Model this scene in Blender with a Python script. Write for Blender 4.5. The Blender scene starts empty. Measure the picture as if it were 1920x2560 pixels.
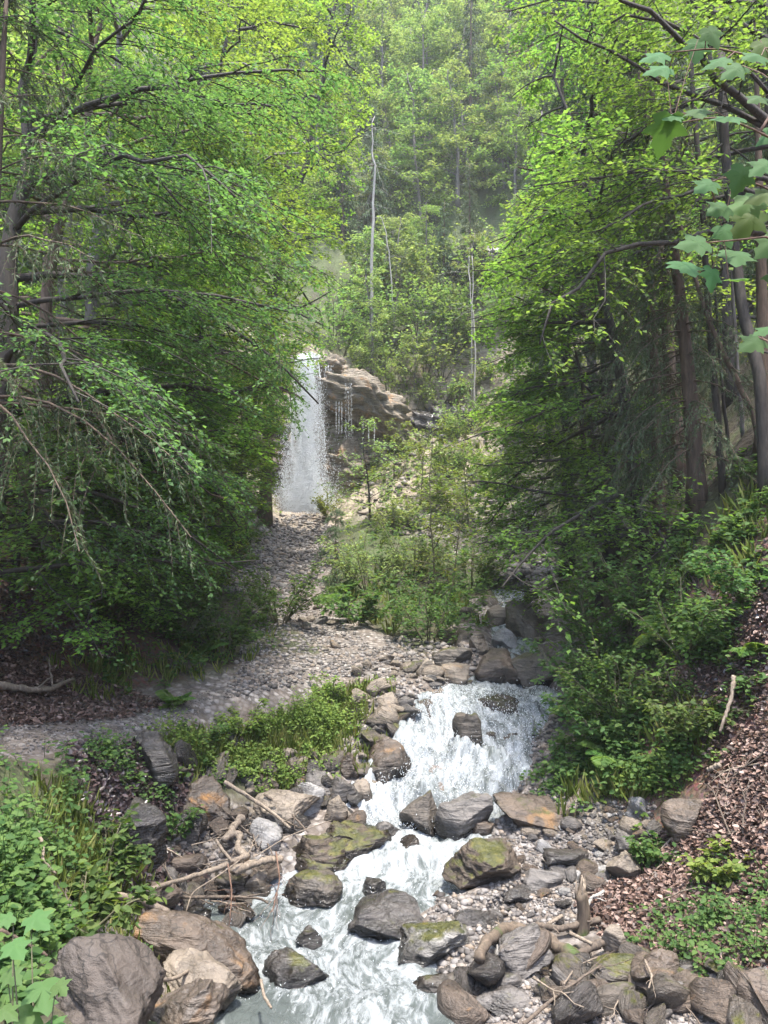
import bpy, bmesh, math, random
import numpy as np
from mathutils import Vector, geometry

SC = bpy.context.scene
COL = SC.collection
RS = np.random.RandomState(7)
random.seed(7)
R = math.radians

# ------------------------------------------------------------------ camera, light, exposure
F = 1925.0                                   # focal length in pixels of the 1920-wide photograph
cam_d = bpy.data.cameras.new('camera')
cam = bpy.data.objects.new('camera', cam_d)
COL.objects.link(cam)
cam.location = (0, 0, 0)
cam.rotation_euler = (R(90), 0, 0)
cam_d.sensor_fit = 'HORIZONTAL'
cam_d.sensor_width = 36
cam_d.lens = 36 * F / 1920
cam_d.clip_end = 1000
cam_d.clip_start = 0.05
SC.camera = cam

SUN_DIR = Vector((0.07, -0.17, 0.97)).normalized()      # towards the sun
w = bpy.data.worlds.new('World')
SC.world = w
w.use_nodes = True
nt = w.node_tree
sky = nt.nodes.new('ShaderNodeTexSky')
sky.sky_type = 'NISHITA'
sky.sun_disc = False
sky.sun_elevation = math.asin(SUN_DIR.z)
sky.sun_rotation = math.atan2(SUN_DIR.x, SUN_DIR.y)
sky.air_density = 1.0
sky.dust_density = 2.5
bg = nt.nodes['Background']
bg.inputs['Strength'].default_value = 0.15
nt.links.new(sky.outputs[0], bg.inputs['Color'])
sun_d = bpy.data.lights.new('sun', 'SUN')
sun_d.energy = 2.0
sun_d.angle = R(3.0)
sun_d.color = (1.0, 0.95, 0.86)
sun = bpy.data.objects.new('sun', sun_d)
COL.objects.link(sun)
sun.rotation_euler = SUN_DIR.to_track_quat('Z', 'Y').to_euler()
SC.view_settings.view_transform = 'Standard'
SC.view_settings.look = 'None'
SC.view_settings.gamma = 1
SC.view_settings.exposure = 2.4
cy = SC.cycles
cy.max_bounces = 12
cy.diffuse_bounces = 8
cy.glossy_bounces = 3
cy.transmission_bounces = 8
cy.transparent_max_bounces = 8
cy.use_denoising = True
cy.sample_clamp_indirect = 6
cy.caustics_reflective = False
cy.caustics_refractive = False

# ------------------------------------------------------------------ small maths
def px(u, v, d):
    return np.array([(u - 960) / F * d, d, (1280 - v) / F * d])

def hash3(ix, iy, iz, seed):
    h = (ix.astype(np.int64) * 374761393 + iy.astype(np.int64) * 668265263 + iz.astype(np.int64) * 1274126177 + seed * 974634777) & 0x7fffffff
    h = (h ^ (h >> 13)) * 1103515245 & 0x7fffffff
    h = (h ^ (h >> 16)) * 69069 & 0x7fffffff
    return ((h >> 8) & 0xffff) / 32767.5 - 1.0

def vnoise(P, seed=0):
    P = np.asarray(P, float)
    i = np.floor(P).astype(np.int64)
    f = P - i
    f = f * f * (3 - 2 * f)
    r = 0
    for a in (0, 1):
        for b in (0, 1):
            for c in (0, 1):
                wgt = (f[..., 0] if a else 1 - f[..., 0]) * (f[..., 1] if b else 1 - f[..., 1]) * (f[..., 2] if c else 1 - f[..., 2])
                r = r + wgt * hash3(i[..., 0] + a, i[..., 1] + b, i[..., 2] + c, seed)
    return r

def fbm(P, oct=4, seed=0, gain=0.5):
    P = np.asarray(P, float)
    r = 0
    a = 1.0
    for k in range(oct):
        r = r + a * vnoise(P * 2.03 ** k + k * 17.3, seed + k)
        a *= gain
    return r

def unit(v):
    return v / np.maximum(np.linalg.norm(v, axis=-1, keepdims=True), 1e-9)

# ------------------------------------------------------------------ mesh helpers
class MB:
    def __init__(self):
        self.v, self.f, self.n = [], [], 0

    def add(self, V, Fc):
        V = np.asarray(V, float).reshape(-1, 3)
        self.v.append(V)
        self.f.append(np.asarray(Fc, np.int64) + self.n)
        self.n += len(V)

    def data(self, name, smooth=False):
        me = bpy.data.meshes.new(name)
        if not self.v:
            return me
        V = np.concatenate(self.v)
        sizes = np.concatenate([np.full(len(f), f.shape[1]) for f in self.f])
        idx = np.concatenate([f.ravel() for f in self.f])
        me.vertices.add(len(V))
        me.vertices.foreach_set('co', V.astype(np.float32).ravel())
        me.loops.add(len(idx))
        me.loops.foreach_set('vertex_index', idx.astype(np.int32))
        me.polygons.add(len(sizes))
        start = np.concatenate([[0], np.cumsum(sizes)[:-1]])
        me.polygons.foreach_set('loop_start', start.astype(np.int32))
        if smooth:
            me.polygons.foreach_set('use_smooth', np.ones(len(sizes), bool))
        me.update(calc_edges=True)
        return me

    def build(self, name, mat, parent=None, smooth=False):
        me = self.data(name, smooth)
        me.materials.append(mat)
        o = bpy.data.objects.new(name, me)
        COL.objects.link(o)
        if parent:
            o.parent = parent
        return o

def tag(o, label, cat, group=None, kind=None):
    if label:
        o['label'] = label
    if cat:
        o['category'] = cat
    if group:
        o['group'] = group
    if kind:
        o['kind'] = kind
    return o

def thing(name, label, cat, loc=(0, 0, 0), rotz=0.0, group=None):
    o = bpy.data.objects.new(name, None)
    COL.objects.link(o)
    o.location = loc
    o.rotation_euler = (0, 0, rotz)
    o.empty_display_size = 0.2
    return tag(o, label, cat, group)

def copy_tree(root, loc, rotz, scale, label=None, group=None):
    r = root.copy()
    COL.objects.link(r)
    r.location = loc
    r.rotation_euler = (0, 0, rotz)
    r.scale = (scale, scale, scale) if np.isscalar(scale) else scale
    if label:
        r['label'] = label
    if group:
        r['group'] = group
    for ch in list(root.children):
        c = ch.copy()
        COL.objects.link(c)
        c.parent = r
    return r

def tubes(mb, P, Rd, k=5):
    """P (M,n,3) centre lines, Rd (M,n) radii"""
    P = np.asarray(P, float)
    if P.ndim == 2:
        P = P[None]
    Rd = np.broadcast_to(np.asarray(Rd, float), P.shape[:2])
    M, n, _ = P.shape
    T = unit(np.gradient(P, axis=1))
    ref = np.zeros_like(T)
    ref[..., 2] = 1
    m = unit(T.mean(1, keepdims=True))
    par = np.abs(m[..., 2]) > 0.8
    ref = np.where(par[..., None], np.array([1.0, 0.2, 0]), ref)
    A = unit(np.cross(T, ref))
    B = np.cross(T, A)
    ang = np.arange(k) * 2 * math.pi / k
    ring = P[:, :, None] + Rd[:, :, None, None] * (A[:, :, None] * np.cos(ang)[:, None] + B[:, :, None] * np.sin(ang)[:, None])
    V = ring.reshape(-1, 3)
    a = np.arange(n - 1)[:, None] * k + np.arange(k)[None]
    b = np.arange(n - 1)[:, None] * k + (np.arange(k)[None] + 1) % k
    q = np.stack([a, b, b + k, a + k], -1).reshape(-1, 4)
    Q = (q[None] + (np.arange(M) * n * k)[:, None, None]).reshape(-1, 4)
    mb.add(V, Q)
    if k >= 5 and M < 40:
        cap = np.arange(k)[None] + (np.arange(M) * n * k)[:, None]
        mb.f.append(cap[:, ::-1] + mb.n - len(V))
        cap2 = cap + (n - 1) * k
        mb.f.append(cap2 + mb.n - len(V))

def leaves(mb, C, D, N, L, wid=0.6, k=4, rs=RS):
    """leaf blades: base C, direction D, normal N, length L (arrays)"""
    C = np.asarray(C, float)
    D = unit(D)
    S = unit(np.cross(N, D))
    N = np.cross(D, S)
    L = np.broadcast_to(np.asarray(L, float), (len(C),))[:, None]
    W = L * wid * 0.5
    if k == 4:
        mid = C + D * L * 0.45 - N * L * 0.05
        V = np.stack([C, mid + S * W + N * L * 0.06, C + D * L - N * L * 0.12, mid - S * W + N * L * 0.06], 1)
    else:
        m1 = C + D * L * 0.28
        m2 = C + D * L * 0.66 - N * L * 0.04
        V = np.stack([C, m1 + S * W * 0.92 + N * L * 0.06, m2 + S * W * 0.8 + N * L * 0.03, C + D * L - N * L * 0.16,
                      m2 - S * W * 0.8 + N * L * 0.03, m1 - S * W * 0.92 + N * L * 0.06], 1)
    kk = V.shape[1]
    if kk == 4:
        Fc = np.arange(len(C) * 4).reshape(-1, 4)
    else:
        b = np.arange(len(C))[:, None] * 6
        Fc = np.concatenate([b + np.array([[0, 1, 2, 3]]), b + np.array([[0, 3, 4, 5]])])
    mb.add(V.reshape(-1, 3), Fc)

# ------------------------------------------------------------------ material helpers
MATS = {}

def new_mat(name):
    m = bpy.data.materials.new(name)
    m.use_nodes = True
    t = m.node_tree
    t.nodes.clear()
    out = t.nodes.new('ShaderNodeOutputMaterial')
    MATS[name] = m
    return m, t, out

def node(t, typ, **kw):
    n = t.nodes.new(typ)
    for k, v in kw.items():
        if k.startswith('i_'):
            key = k[2:].replace('_', ' ')
            if key.isdigit():
                key = int(key)
            n.inputs[key].default_value = v
        else:
            setattr(n, k, v)
    return n

def rgba(c):
    return (c[0], c[1], c[2], 1)

def ramp(t, stops, fac):
    r = t.nodes.new('ShaderNodeValToRGB')
    e = r.color_ramp.elements
    while len(e) < len(stops):
        e.new(0.5)
    for i, (p, c) in enumerate(stops):
        e[i].position = p
        e[i].color = rgba(c) if len(c) == 3 else c
    t.links.new(fac, r.inputs[0])
    return r.outputs[0]

def noise(t, vec, scale, detail=4, rough=0.55, dist=0.0):
    n = node(t, 'ShaderNodeTexNoise', i_Scale=scale, i_Detail=detail, i_Roughness=rough, i_Distortion=dist)
    if vec is not None:
        t.links.new(vec, n.inputs['Vector'])
    return n

def mixc(t, fac, a, b, blend='MIX'):
    m = node(t, 'ShaderNodeMix', data_type='RGBA', blend_type=blend)
    for sock, val in ((0, fac), (6, a), (7, b)):
        if hasattr(val, 'is_linked') or hasattr(val, 'links'):
            t.links.new(val, m.inputs[sock])
        elif isinstance(val, (int, float)):
            m.inputs[sock].default_value = val
        else:
            m.inputs[sock].default_value = rgba(val)
    return m.outputs[2]

def mapr(t, val, a, b, c=0.0, d=1.0):
    m = node(t, 'ShaderNodeMapRange')
    t.links.new(val, m.inputs[0])
    for i, x in enumerate((a, b, c, d)):
        m.inputs[i + 1].default_value = x
    return m.outputs[0]

def mul(t, a, b, op='MULTIPLY'):
    m = node(t, 'ShaderNodeMath', operation=op)
    for i, x in enumerate((a, b)):
        if isinstance(x, (int, float)):
            m.inputs[i].default_value = x
        else:
            t.links.new(x, m.inputs[i])
    return m.outputs[0]

def leaf_mat(name, cols, trans, tfac=0.45, rough=0.6, spec=0.16):
    m, t, out = new_mat(name)
    g = t.nodes.new('ShaderNodeNewGeometry')
    oi = t.nodes.new('ShaderNodeObjectInfo')
    n = len(cols)
    c = ramp(t, [(i / (n - 1), cols[i]) for i in range(n)], g.outputs['Random Per Island'])
    hs = node(t, 'ShaderNodeHueSaturation')
    t.links.new(mapr(t, oi.outputs['Random'], 0, 1, 0.475, 0.52), hs.inputs['Hue'])
    t.links.new(mapr(t, oi.outputs['Random'], 0, 1, 0.85, 1.15), hs.inputs['Value'])
    t.links.new(c, hs.inputs['Color'])
    p = node(t, 'ShaderNodeBsdfPrincipled', i_Roughness=rough)
    p.inputs['Specular IOR Level'].default_value = spec
    t.links.new(hs.outputs[0], p.inputs['Base Color'])
    tr = t.nodes.new('ShaderNodeBsdfTranslucent')
    t.links.new(mixc(t, 1.0, hs.outputs[0], trans, 'MULTIPLY'), tr.inputs['Color'])
    mx = node(t, 'ShaderNodeMixShader', i_0=tfac)
    t.links.new(p.outputs[0], mx.inputs[1])
    t.links.new(tr.outputs[0], mx.inputs[2])
    t.links.new(mx.outputs[0], out.inputs[0])
    return m

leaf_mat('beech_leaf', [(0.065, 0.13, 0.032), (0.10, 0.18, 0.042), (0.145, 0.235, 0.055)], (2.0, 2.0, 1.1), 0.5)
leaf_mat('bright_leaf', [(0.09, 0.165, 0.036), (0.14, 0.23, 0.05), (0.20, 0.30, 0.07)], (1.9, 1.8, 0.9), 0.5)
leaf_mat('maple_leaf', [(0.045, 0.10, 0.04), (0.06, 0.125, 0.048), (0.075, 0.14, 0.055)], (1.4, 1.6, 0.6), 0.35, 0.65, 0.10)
leaf_mat('shade_leaf', [(0.05, 0.105, 0.038), (0.08, 0.145, 0.05), (0.115, 0.185, 0.065)], (1.9, 2.0, 1.1), 0.45)  # darker copy of the leaf greens, shade put into the colour
leaf_mat('herb_leaf', [(0.04, 0.085, 0.026), (0.07, 0.125, 0.036), (0.115, 0.175, 0.05)], (1.9, 1.9, 0.9), 0.42)
leaf_mat('sunny_leaf', [(0.085, 0.14, 0.030), (0.13, 0.19, 0.045), (0.20, 0.255, 0.065)], (1.7, 1.6, 0.7), 0.42)  # yellow green foliage, lightened with sunlight put into the colour
leaf_mat('needle', [(0.055, 0.09, 0.048), (0.085, 0.125, 0.066), (0.12, 0.16, 0.085)], (1.3, 1.3, 0.8), 0.25)
leaf_mat('dry_needle', [(0.06, 0.055, 0.035), (0.09, 0.08, 0.05), (0.06, 0.085, 0.04)], (1.2, 1.2, 0.8), 0.2)
leaf_mat('hill_leaf', [(0.09, 0.165, 0.055), (0.145, 0.235, 0.075), (0.21, 0.30, 0.10)], (1.7, 1.7, 0.9), 0.4)
leaf_mat('hill_pale_leaf', [(0.13, 0.21, 0.075), (0.195, 0.28, 0.105), (0.27, 0.35, 0.13)], (1.6, 1.5, 0.8), 0.4)
leaf_mat('hill_needle', [(0.065, 0.105, 0.052), (0.095, 0.14, 0.068), (0.135, 0.18, 0.088)], (1.3, 1.3, 0.9), 0.25)
leaf_mat('grass_blade', [(0.09, 0.13, 0.03), (0.15, 0.19, 0.045), (0.26, 0.25, 0.10)], (1.6, 1.6, 0.7), 0.4)
leaf_mat('fern_leaf', [(0.07, 0.13, 0.035), (0.10, 0.175, 0.045), (0.14, 0.21, 0.06)], (1.9, 1.9, 0.8), 0.42)
leaf_mat('litter_leaf', [(0.035, 0.024, 0.018), (0.085, 0.054, 0.040), (0.17, 0.11, 0.083), (0.31, 0.225, 0.18)], (1.1, 1.0, 0.9), 0.12, 0.5, 0.4)
leaf_mat('dark_litter', [(0.03, 0.024, 0.024), (0.06, 0.045, 0.042), (0.12, 0.085, 0.075)], (1.0, 1.0, 1.0), 0.1, 0.3, 0.5)

def bark_mat(name, a, b, scale=6.0, moss=0.0):
    m, t, out = new_mat(name)
    tc = t.nodes.new('ShaderNodeTexCoord')
    mp = node(t, 'ShaderNodeMapping')
    mp.inputs['Scale'].default_value = (1, 1, 0.22)
    t.links.new(tc.outputs['Object'], mp.inputs[0])
    n = noise(t, mp.outputs[0], scale * 3, 6, 0.65)
    c = ramp(t, [(0.3, a), (0.7, b)], n.outputs[0])
    if moss:
        n2 = noise(t, tc.outputs['Object'], 3.0, 4)
        c = mixc(t, mapr(t, n2.outputs[0], 0.62 - moss * 0.3, 0.75 - moss * 0.3), c, (0.05, 0.075, 0.018))
    p = node(t, 'ShaderNodeBsdfPrincipled', i_Roughness=0.85)
    t.links.new(c, p.inputs['Base Color'])
    bp = node(t, 'ShaderNodeBump', i_Strength=0.6, i_Distance=0.03)
    t.links.new(n.outputs[0], bp.inputs['Height'])
    t.links.new(bp.outputs[0], p.inputs['Normal'])
    t.links.new(p.outputs[0], out.inputs[0])
    return m

bark_mat('grey_bark', (0.07, 0.06, 0.055), (0.19, 0.17, 0.16), 5)
bark_mat('dark_bark', (0.018, 0.015, 0.012), (0.06, 0.048, 0.038), 7)
bark_mat('brown_bark', (0.05, 0.034, 0.024), (0.14, 0.095, 0.068), 6)
bark_mat('pale_bark', (0.19, 0.175, 0.155), (0.38, 0.355, 0.32), 6)
bark_mat('dead_wood', (0.11, 0.085, 0.062), (0.29, 0.235, 0.18), 9)
bark_mat('dark_wood', (0.045, 0.035, 0.028), (0.15, 0.115, 0.085), 9)
bark_mat('mossy_wood', (0.05, 0.038, 0.027), (0.16, 0.12, 0.085), 8, 0.3)
bark_mat('stem', (0.06, 0.06, 0.03), (0.12, 0.11, 0.06), 8)
bark_mat('red_twig', (0.10, 0.055, 0.04), (0.2, 0.12, 0.08), 8)

def rock_mat(name, a, b, stain=None, stain_amt=0.0, moss=0.0, rough=0.75, strata=0.5, bump=0.6, vein=0.0):
    m, t, out = new_mat(name)
    tc = t.nodes.new('ShaderNodeTexCoord')
    oi = t.nodes.new('ShaderNodeObjectInfo')
    add = node(t, 'ShaderNodeVectorMath', operation='ADD')
    sc = node(t, 'ShaderNodeVectorMath', operation='SCALE')
    sc.inputs[0].default_value = (13.7, 7.3, 3.1)
    t.links.new(mul(t, oi.outputs['Random'], 9.0), sc.inputs['Scale'])
    t.links.new(tc.outputs['Object'], add.inputs[0])
    t.links.new(sc.outputs[0], add.inputs[1])
    vec = add.outputs[0]
    n1 = noise(t, vec, 2.2, 8, 0.62, 0.3)
    mp = node(t, 'ShaderNodeMapping')
    mp.inputs['Scale'].default_value = (1.0, 1.4, 7.0)
    mp.inputs['Rotation'].default_value = (0.35, 0.25, 0.0)
    t.links.new(vec, mp.inputs[0])
    n2 = noise(t, mp.outputs[0], 2.4, 6, 0.6, 0.5)
    f = mul(t, mul(t, n1.outputs[0], 1 - strata), mul(t, n2.outputs[0], strata), 'ADD')
    c = ramp(t, [(0.33, a), (0.5, tuple((x + y) / 2 for x, y in zip(a, b))), (0.66, b)], f)
    n3 = noise(t, vec, 26, 4, 0.7)
    c = mixc(t, 0.35, c, ramp(t, [(0.3, (0.35, 0.35, 0.35)), (0.7, (1.4, 1.4, 1.4))], n3.outputs[0]), 'MULTIPLY')
    if stain:
        ns = noise(t, vec, 1.5, 5, 0.6, 0.6)
        c = mixc(t, mapr(t, ns.outputs[0], 0.68 - stain_amt * 0.35, 0.76 - stain_amt * 0.3), c, stain)
    if vein:
        vo = node(t, 'ShaderNodeTexVoronoi', feature='DISTANCE_TO_EDGE', i_Scale=1.7)
        nd = noise(t, vec, 3.0, 3)
        mv = node(t, 'ShaderNodeVectorMath', operation='ADD')
        t.links.new(vec, mv.inputs[0])
        t.links.new(nd.outputs[1], mv.inputs[1])
        t.links.new(mv.outputs[0], vo.inputs['Vector'])
        c = mixc(t, mapr(t, vo.outputs[0], 0.0, 0.035, vein, 0.0), c, tuple(x * 0.25 for x in a))
    g = t.nodes.new('ShaderNodeNewGeometry')
    sx = t.nodes.new('ShaderNodeSeparateXYZ')
    t.links.new(g.outputs['Normal'], sx.inputs[0])
    rgh = rough
    if moss:
        nm = noise(t, vec, 2.6, 6, 0.65)
        up = mapr(t, sx.outputs['Z'], -0.1, 0.9)
        fm = mapr(t, mul(t, up, nm.outputs[0]), 0.62 - moss * 0.32, 0.72 - moss * 0.32)
        nm2 = noise(t, vec, 9, 4)
        mc = ramp(t, [(0.3, (0.028, 0.032, 0.010)), (0.55, (0.065, 0.066, 0.016)), (0.75, (0.13, 0.11, 0.03))], nm2.outputs[0])
        c = mixc(t, fm, c, mc)
    p = node(t, 'ShaderNodeBsdfPrincipled', i_Roughness=rough)
    wa = node(t, 'ShaderNodeAttribute', attribute_name='wet')
    c = mixc(t, wa.outputs['Fac'], c, mixc(t, 1.0, c, (0.30, 0.29, 0.28), 'MULTIPLY'))
    rr_ = mapr(t, n1.outputs[0], 0.35, 0.65, max(rough - 0.22, 0.08), min(rough + 0.15, 1))
    t.links.new(mul(t, rr_, mapr(t, wa.outputs['Fac'], 0, 1, 1.0, 0.35)), p.inputs['Roughness'])
    t.links.new(c, p.inputs['Base Color'])
    h = mul(t, mul(t, f, 1.0), mul(t, n3.outputs[0], 0.12), 'ADD')
    bp = node(t, 'ShaderNodeBump', i_Strength=bump, i_Distance=0.16)
    t.links.new(h, bp.inputs['Height'])
    t.links.new(bp.outputs[0], p.inputs['Normal'])
    t.links.new(p.outputs[0], out.inputs[0])
    return m

rock_mat('grey_rock', (0.044, 0.040, 0.037), (0.168, 0.152, 0.138), (0.128, 0.088, 0.056), 0.15, 0.12, 0.6, 0.5, 0.7, 0.5)
rock_mat('brown_rock', (0.036, 0.028, 0.022), (0.140, 0.106, 0.080), (0.192, 0.112, 0.052), 0.25, 0.12, 0.52, 0.5, 0.8, 0.6)
rock_mat('orange_rock', (0.040, 0.034, 0.029), (0.136, 0.104, 0.078), (0.272, 0.136, 0.040), 0.4, 0.1, 0.5, 0.5, 0.7, 0.5)
rock_mat('dark_rock', (0.014, 0.014, 0.013), (0.076, 0.066, 0.059), None, 0, 0.15, 0.28, 0.6, 0.8, 0.5)
rock_mat('white_rock', (0.120, 0.114, 0.108), (0.320, 0.308, 0.292), (0.200, 0.152, 0.104), 0.12, 0.0, 0.65, 0.4, 0.6, 0.6)
rock_mat('mossy_rock', (0.024, 0.019, 0.015), (0.112, 0.084, 0.061), (0.160, 0.112, 0.056), 0.12, 0.80, 0.55, 0.45, 0.9, 0.6)
rock_mat('part_mossy_rock', (0.032, 0.027, 0.022), (0.132, 0.110, 0.088), None, 0, 0.46, 0.5, 0.45, 0.8, 0.6)
rock_mat('ridged_rock', (0.032, 0.030, 0.024), (0.272, 0.260, 0.240), None, 0, 0.66, 0.45, 0.8, 1.0, 0.5)
rock_mat('tan_rock', (0.088, 0.070, 0.053), (0.264, 0.220, 0.172), (0.208, 0.136, 0.072), 0.2, 0.12, 0.7, 0.4, 0.7, 0.5)
rock_mat('smooth_rock', (0.046, 0.037, 0.030), (0.085, 0.068, 0.056), (0.144, 0.088, 0.052), 0.2, 0.1, 0.75, 0.25, 0.6, 0.8)
rock_mat('cliff_rock', (0.10, 0.085, 0.065), (0.34, 0.285, 0.22), (0.30, 0.18, 0.09), 0.35, 0.55, 0.75, 0.75, 1.0, 0.5)

# ------------------------------------------------------------------ the stream course (functions of y)
WROWS = [  # v, uL, uR, d
    (2760, 420, 1250, 5.9), (2620, 520, 1190, 6.6), (2500, 560, 1090, 7.3), (2400, 520, 1020, 8.0), (2330, 440, 1010, 8.55),
    (2260, 520, 1130, 9.1), (2200, 740, 1180, 9.6), (2130, 840, 1190, 10.1), (2085, 900, 1225, 10.5), (2040, 910, 1270, 11.0),
    (1980, 930, 1310, 11.4), (1900, 985, 1330, 12.0), (1820, 1025, 1365, 12.7), (1740, 1080, 1410, 13.6), (1712, 1180, 1370, 14.4),
    (1690, 1225, 1335, 15.0), (1640, 1262, 1335, 15.9), (1600, 1240, 1320, 18.0), (1540, 1235, 1310, 21.5), (1460, 1230, 1330, 26)]
_wy = np.array([r[3] for r in WROWS])
_wz = np.array([(1280 - r[0]) / F * r[3] for r in WROWS])
for i in range(1, len(_wz)):
    _wz[i] = max(_wz[i], _wz[i - 1])
_wl = np.array([(r[1] - 960) / F * r[3] for r in WROWS])
_wr = np.array([(r[2] - 960) / F * r[3] for r in WROWS])
wz = lambda y: np.interp(y, _wy, _wz)
wl = lambda y: np.interp(y, _wy, _wl)
wr = lambda y: np.interp(y, _wy, _wr)

# ------------------------------------------------------------------ the ground
CP = [  # (u, v, d)
    (560, 2400, 8.0), (430, 2230, 9.0), (500, 2080, 10.0), (640, 1985, 10.9), (800, 1990, 11.3), (880, 1935, 12.0), (930, 1850, 12.8),
    (1000, 1760, 13.6), (1080, 1705, 14.6), (1150, 1680, 15.5),
    (300, 2330, 7.3), (330, 2480, 6.4), (400, 2560, 6.3), (230, 2560, 4.7), (150, 2420, 5.1), (60, 2330, 5.2), (200, 2230, 6.4),
    (100, 2050, 7.0), (0, 2120, 5.9), (250, 2050, 8.0), (330, 1920, 9.6), (150, 1930, 8.3), (450, 1870, 10.8), (600, 1880, 11.6),
    (750, 1880, 12.1), (400, 1795, 11.0), (550, 1738, 12.3), (700, 1702, 13.5), (850, 1665, 15.0), (950, 1642, 16.0), (830, 1740, 13.8),
    (700, 1790, 12.7), (560, 1800, 11.9), (880, 1720, 14.3), (1050, 1640, 16.5),
    (100, 1800, 9.9), (-100, 1850, 8.9), (300, 1770, 11.4), (100, 1760, 10.6), (-200, 1700, 10), (100, 1500, 13), (300, 1520, 16), (300, 1680, 12.8),
    (500, 1640, 14.5), (650, 1600, 16.8), (500, 1450, 20), (600, 1480, 20.5), (830, 1590, 18), (760, 1540, 20.5), (690, 1490, 23.5),
    (600, 1300, 31), (0, 1300, 14), (300, 1200, 22), (560, 1430, 27), (680, 1440, 27), (800, 1440, 26), (620, 1370, 31), (700, 1385, 32), (820, 1370, 32),
    (690, 1300, 38.5), (770, 1310, 39), (840, 1320, 38), (700, 1272, 42), (760, 1272, 42), (815, 1272, 42),
    (900, 1560, 19), (850, 1500, 22), (1000, 1470, 25), (1100, 1590, 18.6), (1150, 1520, 22), (1000, 1350, 31), (1200, 1440, 27),
    (1050, 1560, 20), (1150, 1400, 30), (1300, 1250, 36), (1400, 1150, 38), (1000, 1250, 37), (1000, 1170, 40.5), (1180, 1160, 40.5), (900, 1290, 37),
    (1100, 1090, 42.5), (1280, 1080, 42),
    (1290, 2190, 9.5), (1450, 2085, 10.1), (1250, 2420, 7.8), (1450, 2300, 8.3), (1120, 2520, 7.0), (1500, 2400, 7.6), (1450, 2530, 6.9), (1750, 2560, 6.3),
    (1560, 2180, 9.3), (1650, 2150, 8.9), (1850, 2000, 8.5), (1950, 1800, 9), (1950, 2250, 7.4), (1750, 1900, 9.8), (1600, 1960, 10.2),
    (1380, 2000, 10.9), (1450, 1900, 11.3), (1350, 1850, 12.2), (1400, 1720, 13.4), (1600, 1720, 11.6), (1700, 1600, 11.5), (1550, 1530, 13.8),
    (1850, 1560, 10.3), (1950, 1300, 11.2), (1750, 1260, 13.5), (1640, 1370, 14.5), (1850, 1100, 13.8), (1500, 1560, 16), (1390, 1640, 16),
    (1420, 1560, 20), (1450, 1450, 26), (1500, 1400, 24), (1600, 1330, 20), (1340, 1640, 17),
]
pts = [tuple(px(*c)) for c in CP]
pts += [  # world points
    (0, 3.4, -4.0), (0, 1.5, -2.4), (0, -1, -1.7), (0, -8, -1.6), (-3, -1, -1.6), (-2.2, 2.5, -2.3), (-4, 3, -1.7), (-4.2, 6, -1.4), (-8, -8, 0), (-9, 2, 1.5), (-9, 6, 1.6),
    (3, 2, -3.4), (2.2, 4, -4.2), (3.5, 5, -3.6), (6, 2, -1), (7, 5.5, 0.4), (5, -1, -1.2), (10, -8, 2), (12, 4, 6),
    (-12, 9, 3.6), (-8, 11, 0.4), (-12, 16, 5), (-9, 18, 2.6), (-16, 25, 9), (-9, 27, 2.6), (-22, 35, 17), (-10, 33, 4), (-7.5, 38, 2.6), (-11, 41, 8), (-30, 10, 18), (-30, -8, 16), (-34, 25, 23), (-40, 45, 32),
    (4.9, 10, -1.2), (7, 10, 1.0), (10, 10, 4.2), (16, 10, 10.5), (30, 8, 22), (30, -8, 20), (7.5, 16, 1.6), (11, 16, 5.5), (18, 16, 12.5), (7.5, 21, 0.6), (11, 23, 4.6), (18, 25, 12), (32, 25, 25), (9, 31, 2.6), (15, 33, 9), (11, 38, 4.6), (18, 41, 14), (36, 42, 30),
    # cliff foot and top
    (-8, 42.4, 3.0), (-6, 42.9, 1.2), (-4.4, 43.1, 0.3), (-3, 43.2, 0.5), (-1, 43.7, 1.6), (1.5, 44.8, 3.2), (4, 45.8, 4.0), (7, 44.2, 4.6),
    (-8, 44.0, 9.4), (-6, 44.4, 9.0), (-4.4, 44.6, 8.9), (-3, 44.8, 8.0), (-1, 45.0, 7.0), (0.5, 45.4, 6.2), (2.2, 46, 4.9), (5, 47.4, 6.4), (8.5, 46.2, 9.0), (12, 44, 11),
]
for y, z in ((49, 10.5), (56, 18), (66, 30), (80, 45), (98, 66), (120, 90), (150, 118)):
    for x in (-60, -38, -24, -14, -7, 0, 7, 15, 26, 40, 60):
        s = abs(x + 2)
        pts.append((x + 0.01 * y, y + 0.02 * x, z + (0.45 * s if y < 90 else 0.3 * s) * (0.5 if s < 10 else 1) + 1.2 * math.sin(x * 0.5 + y)))
pts = np.array(pts)
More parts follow.
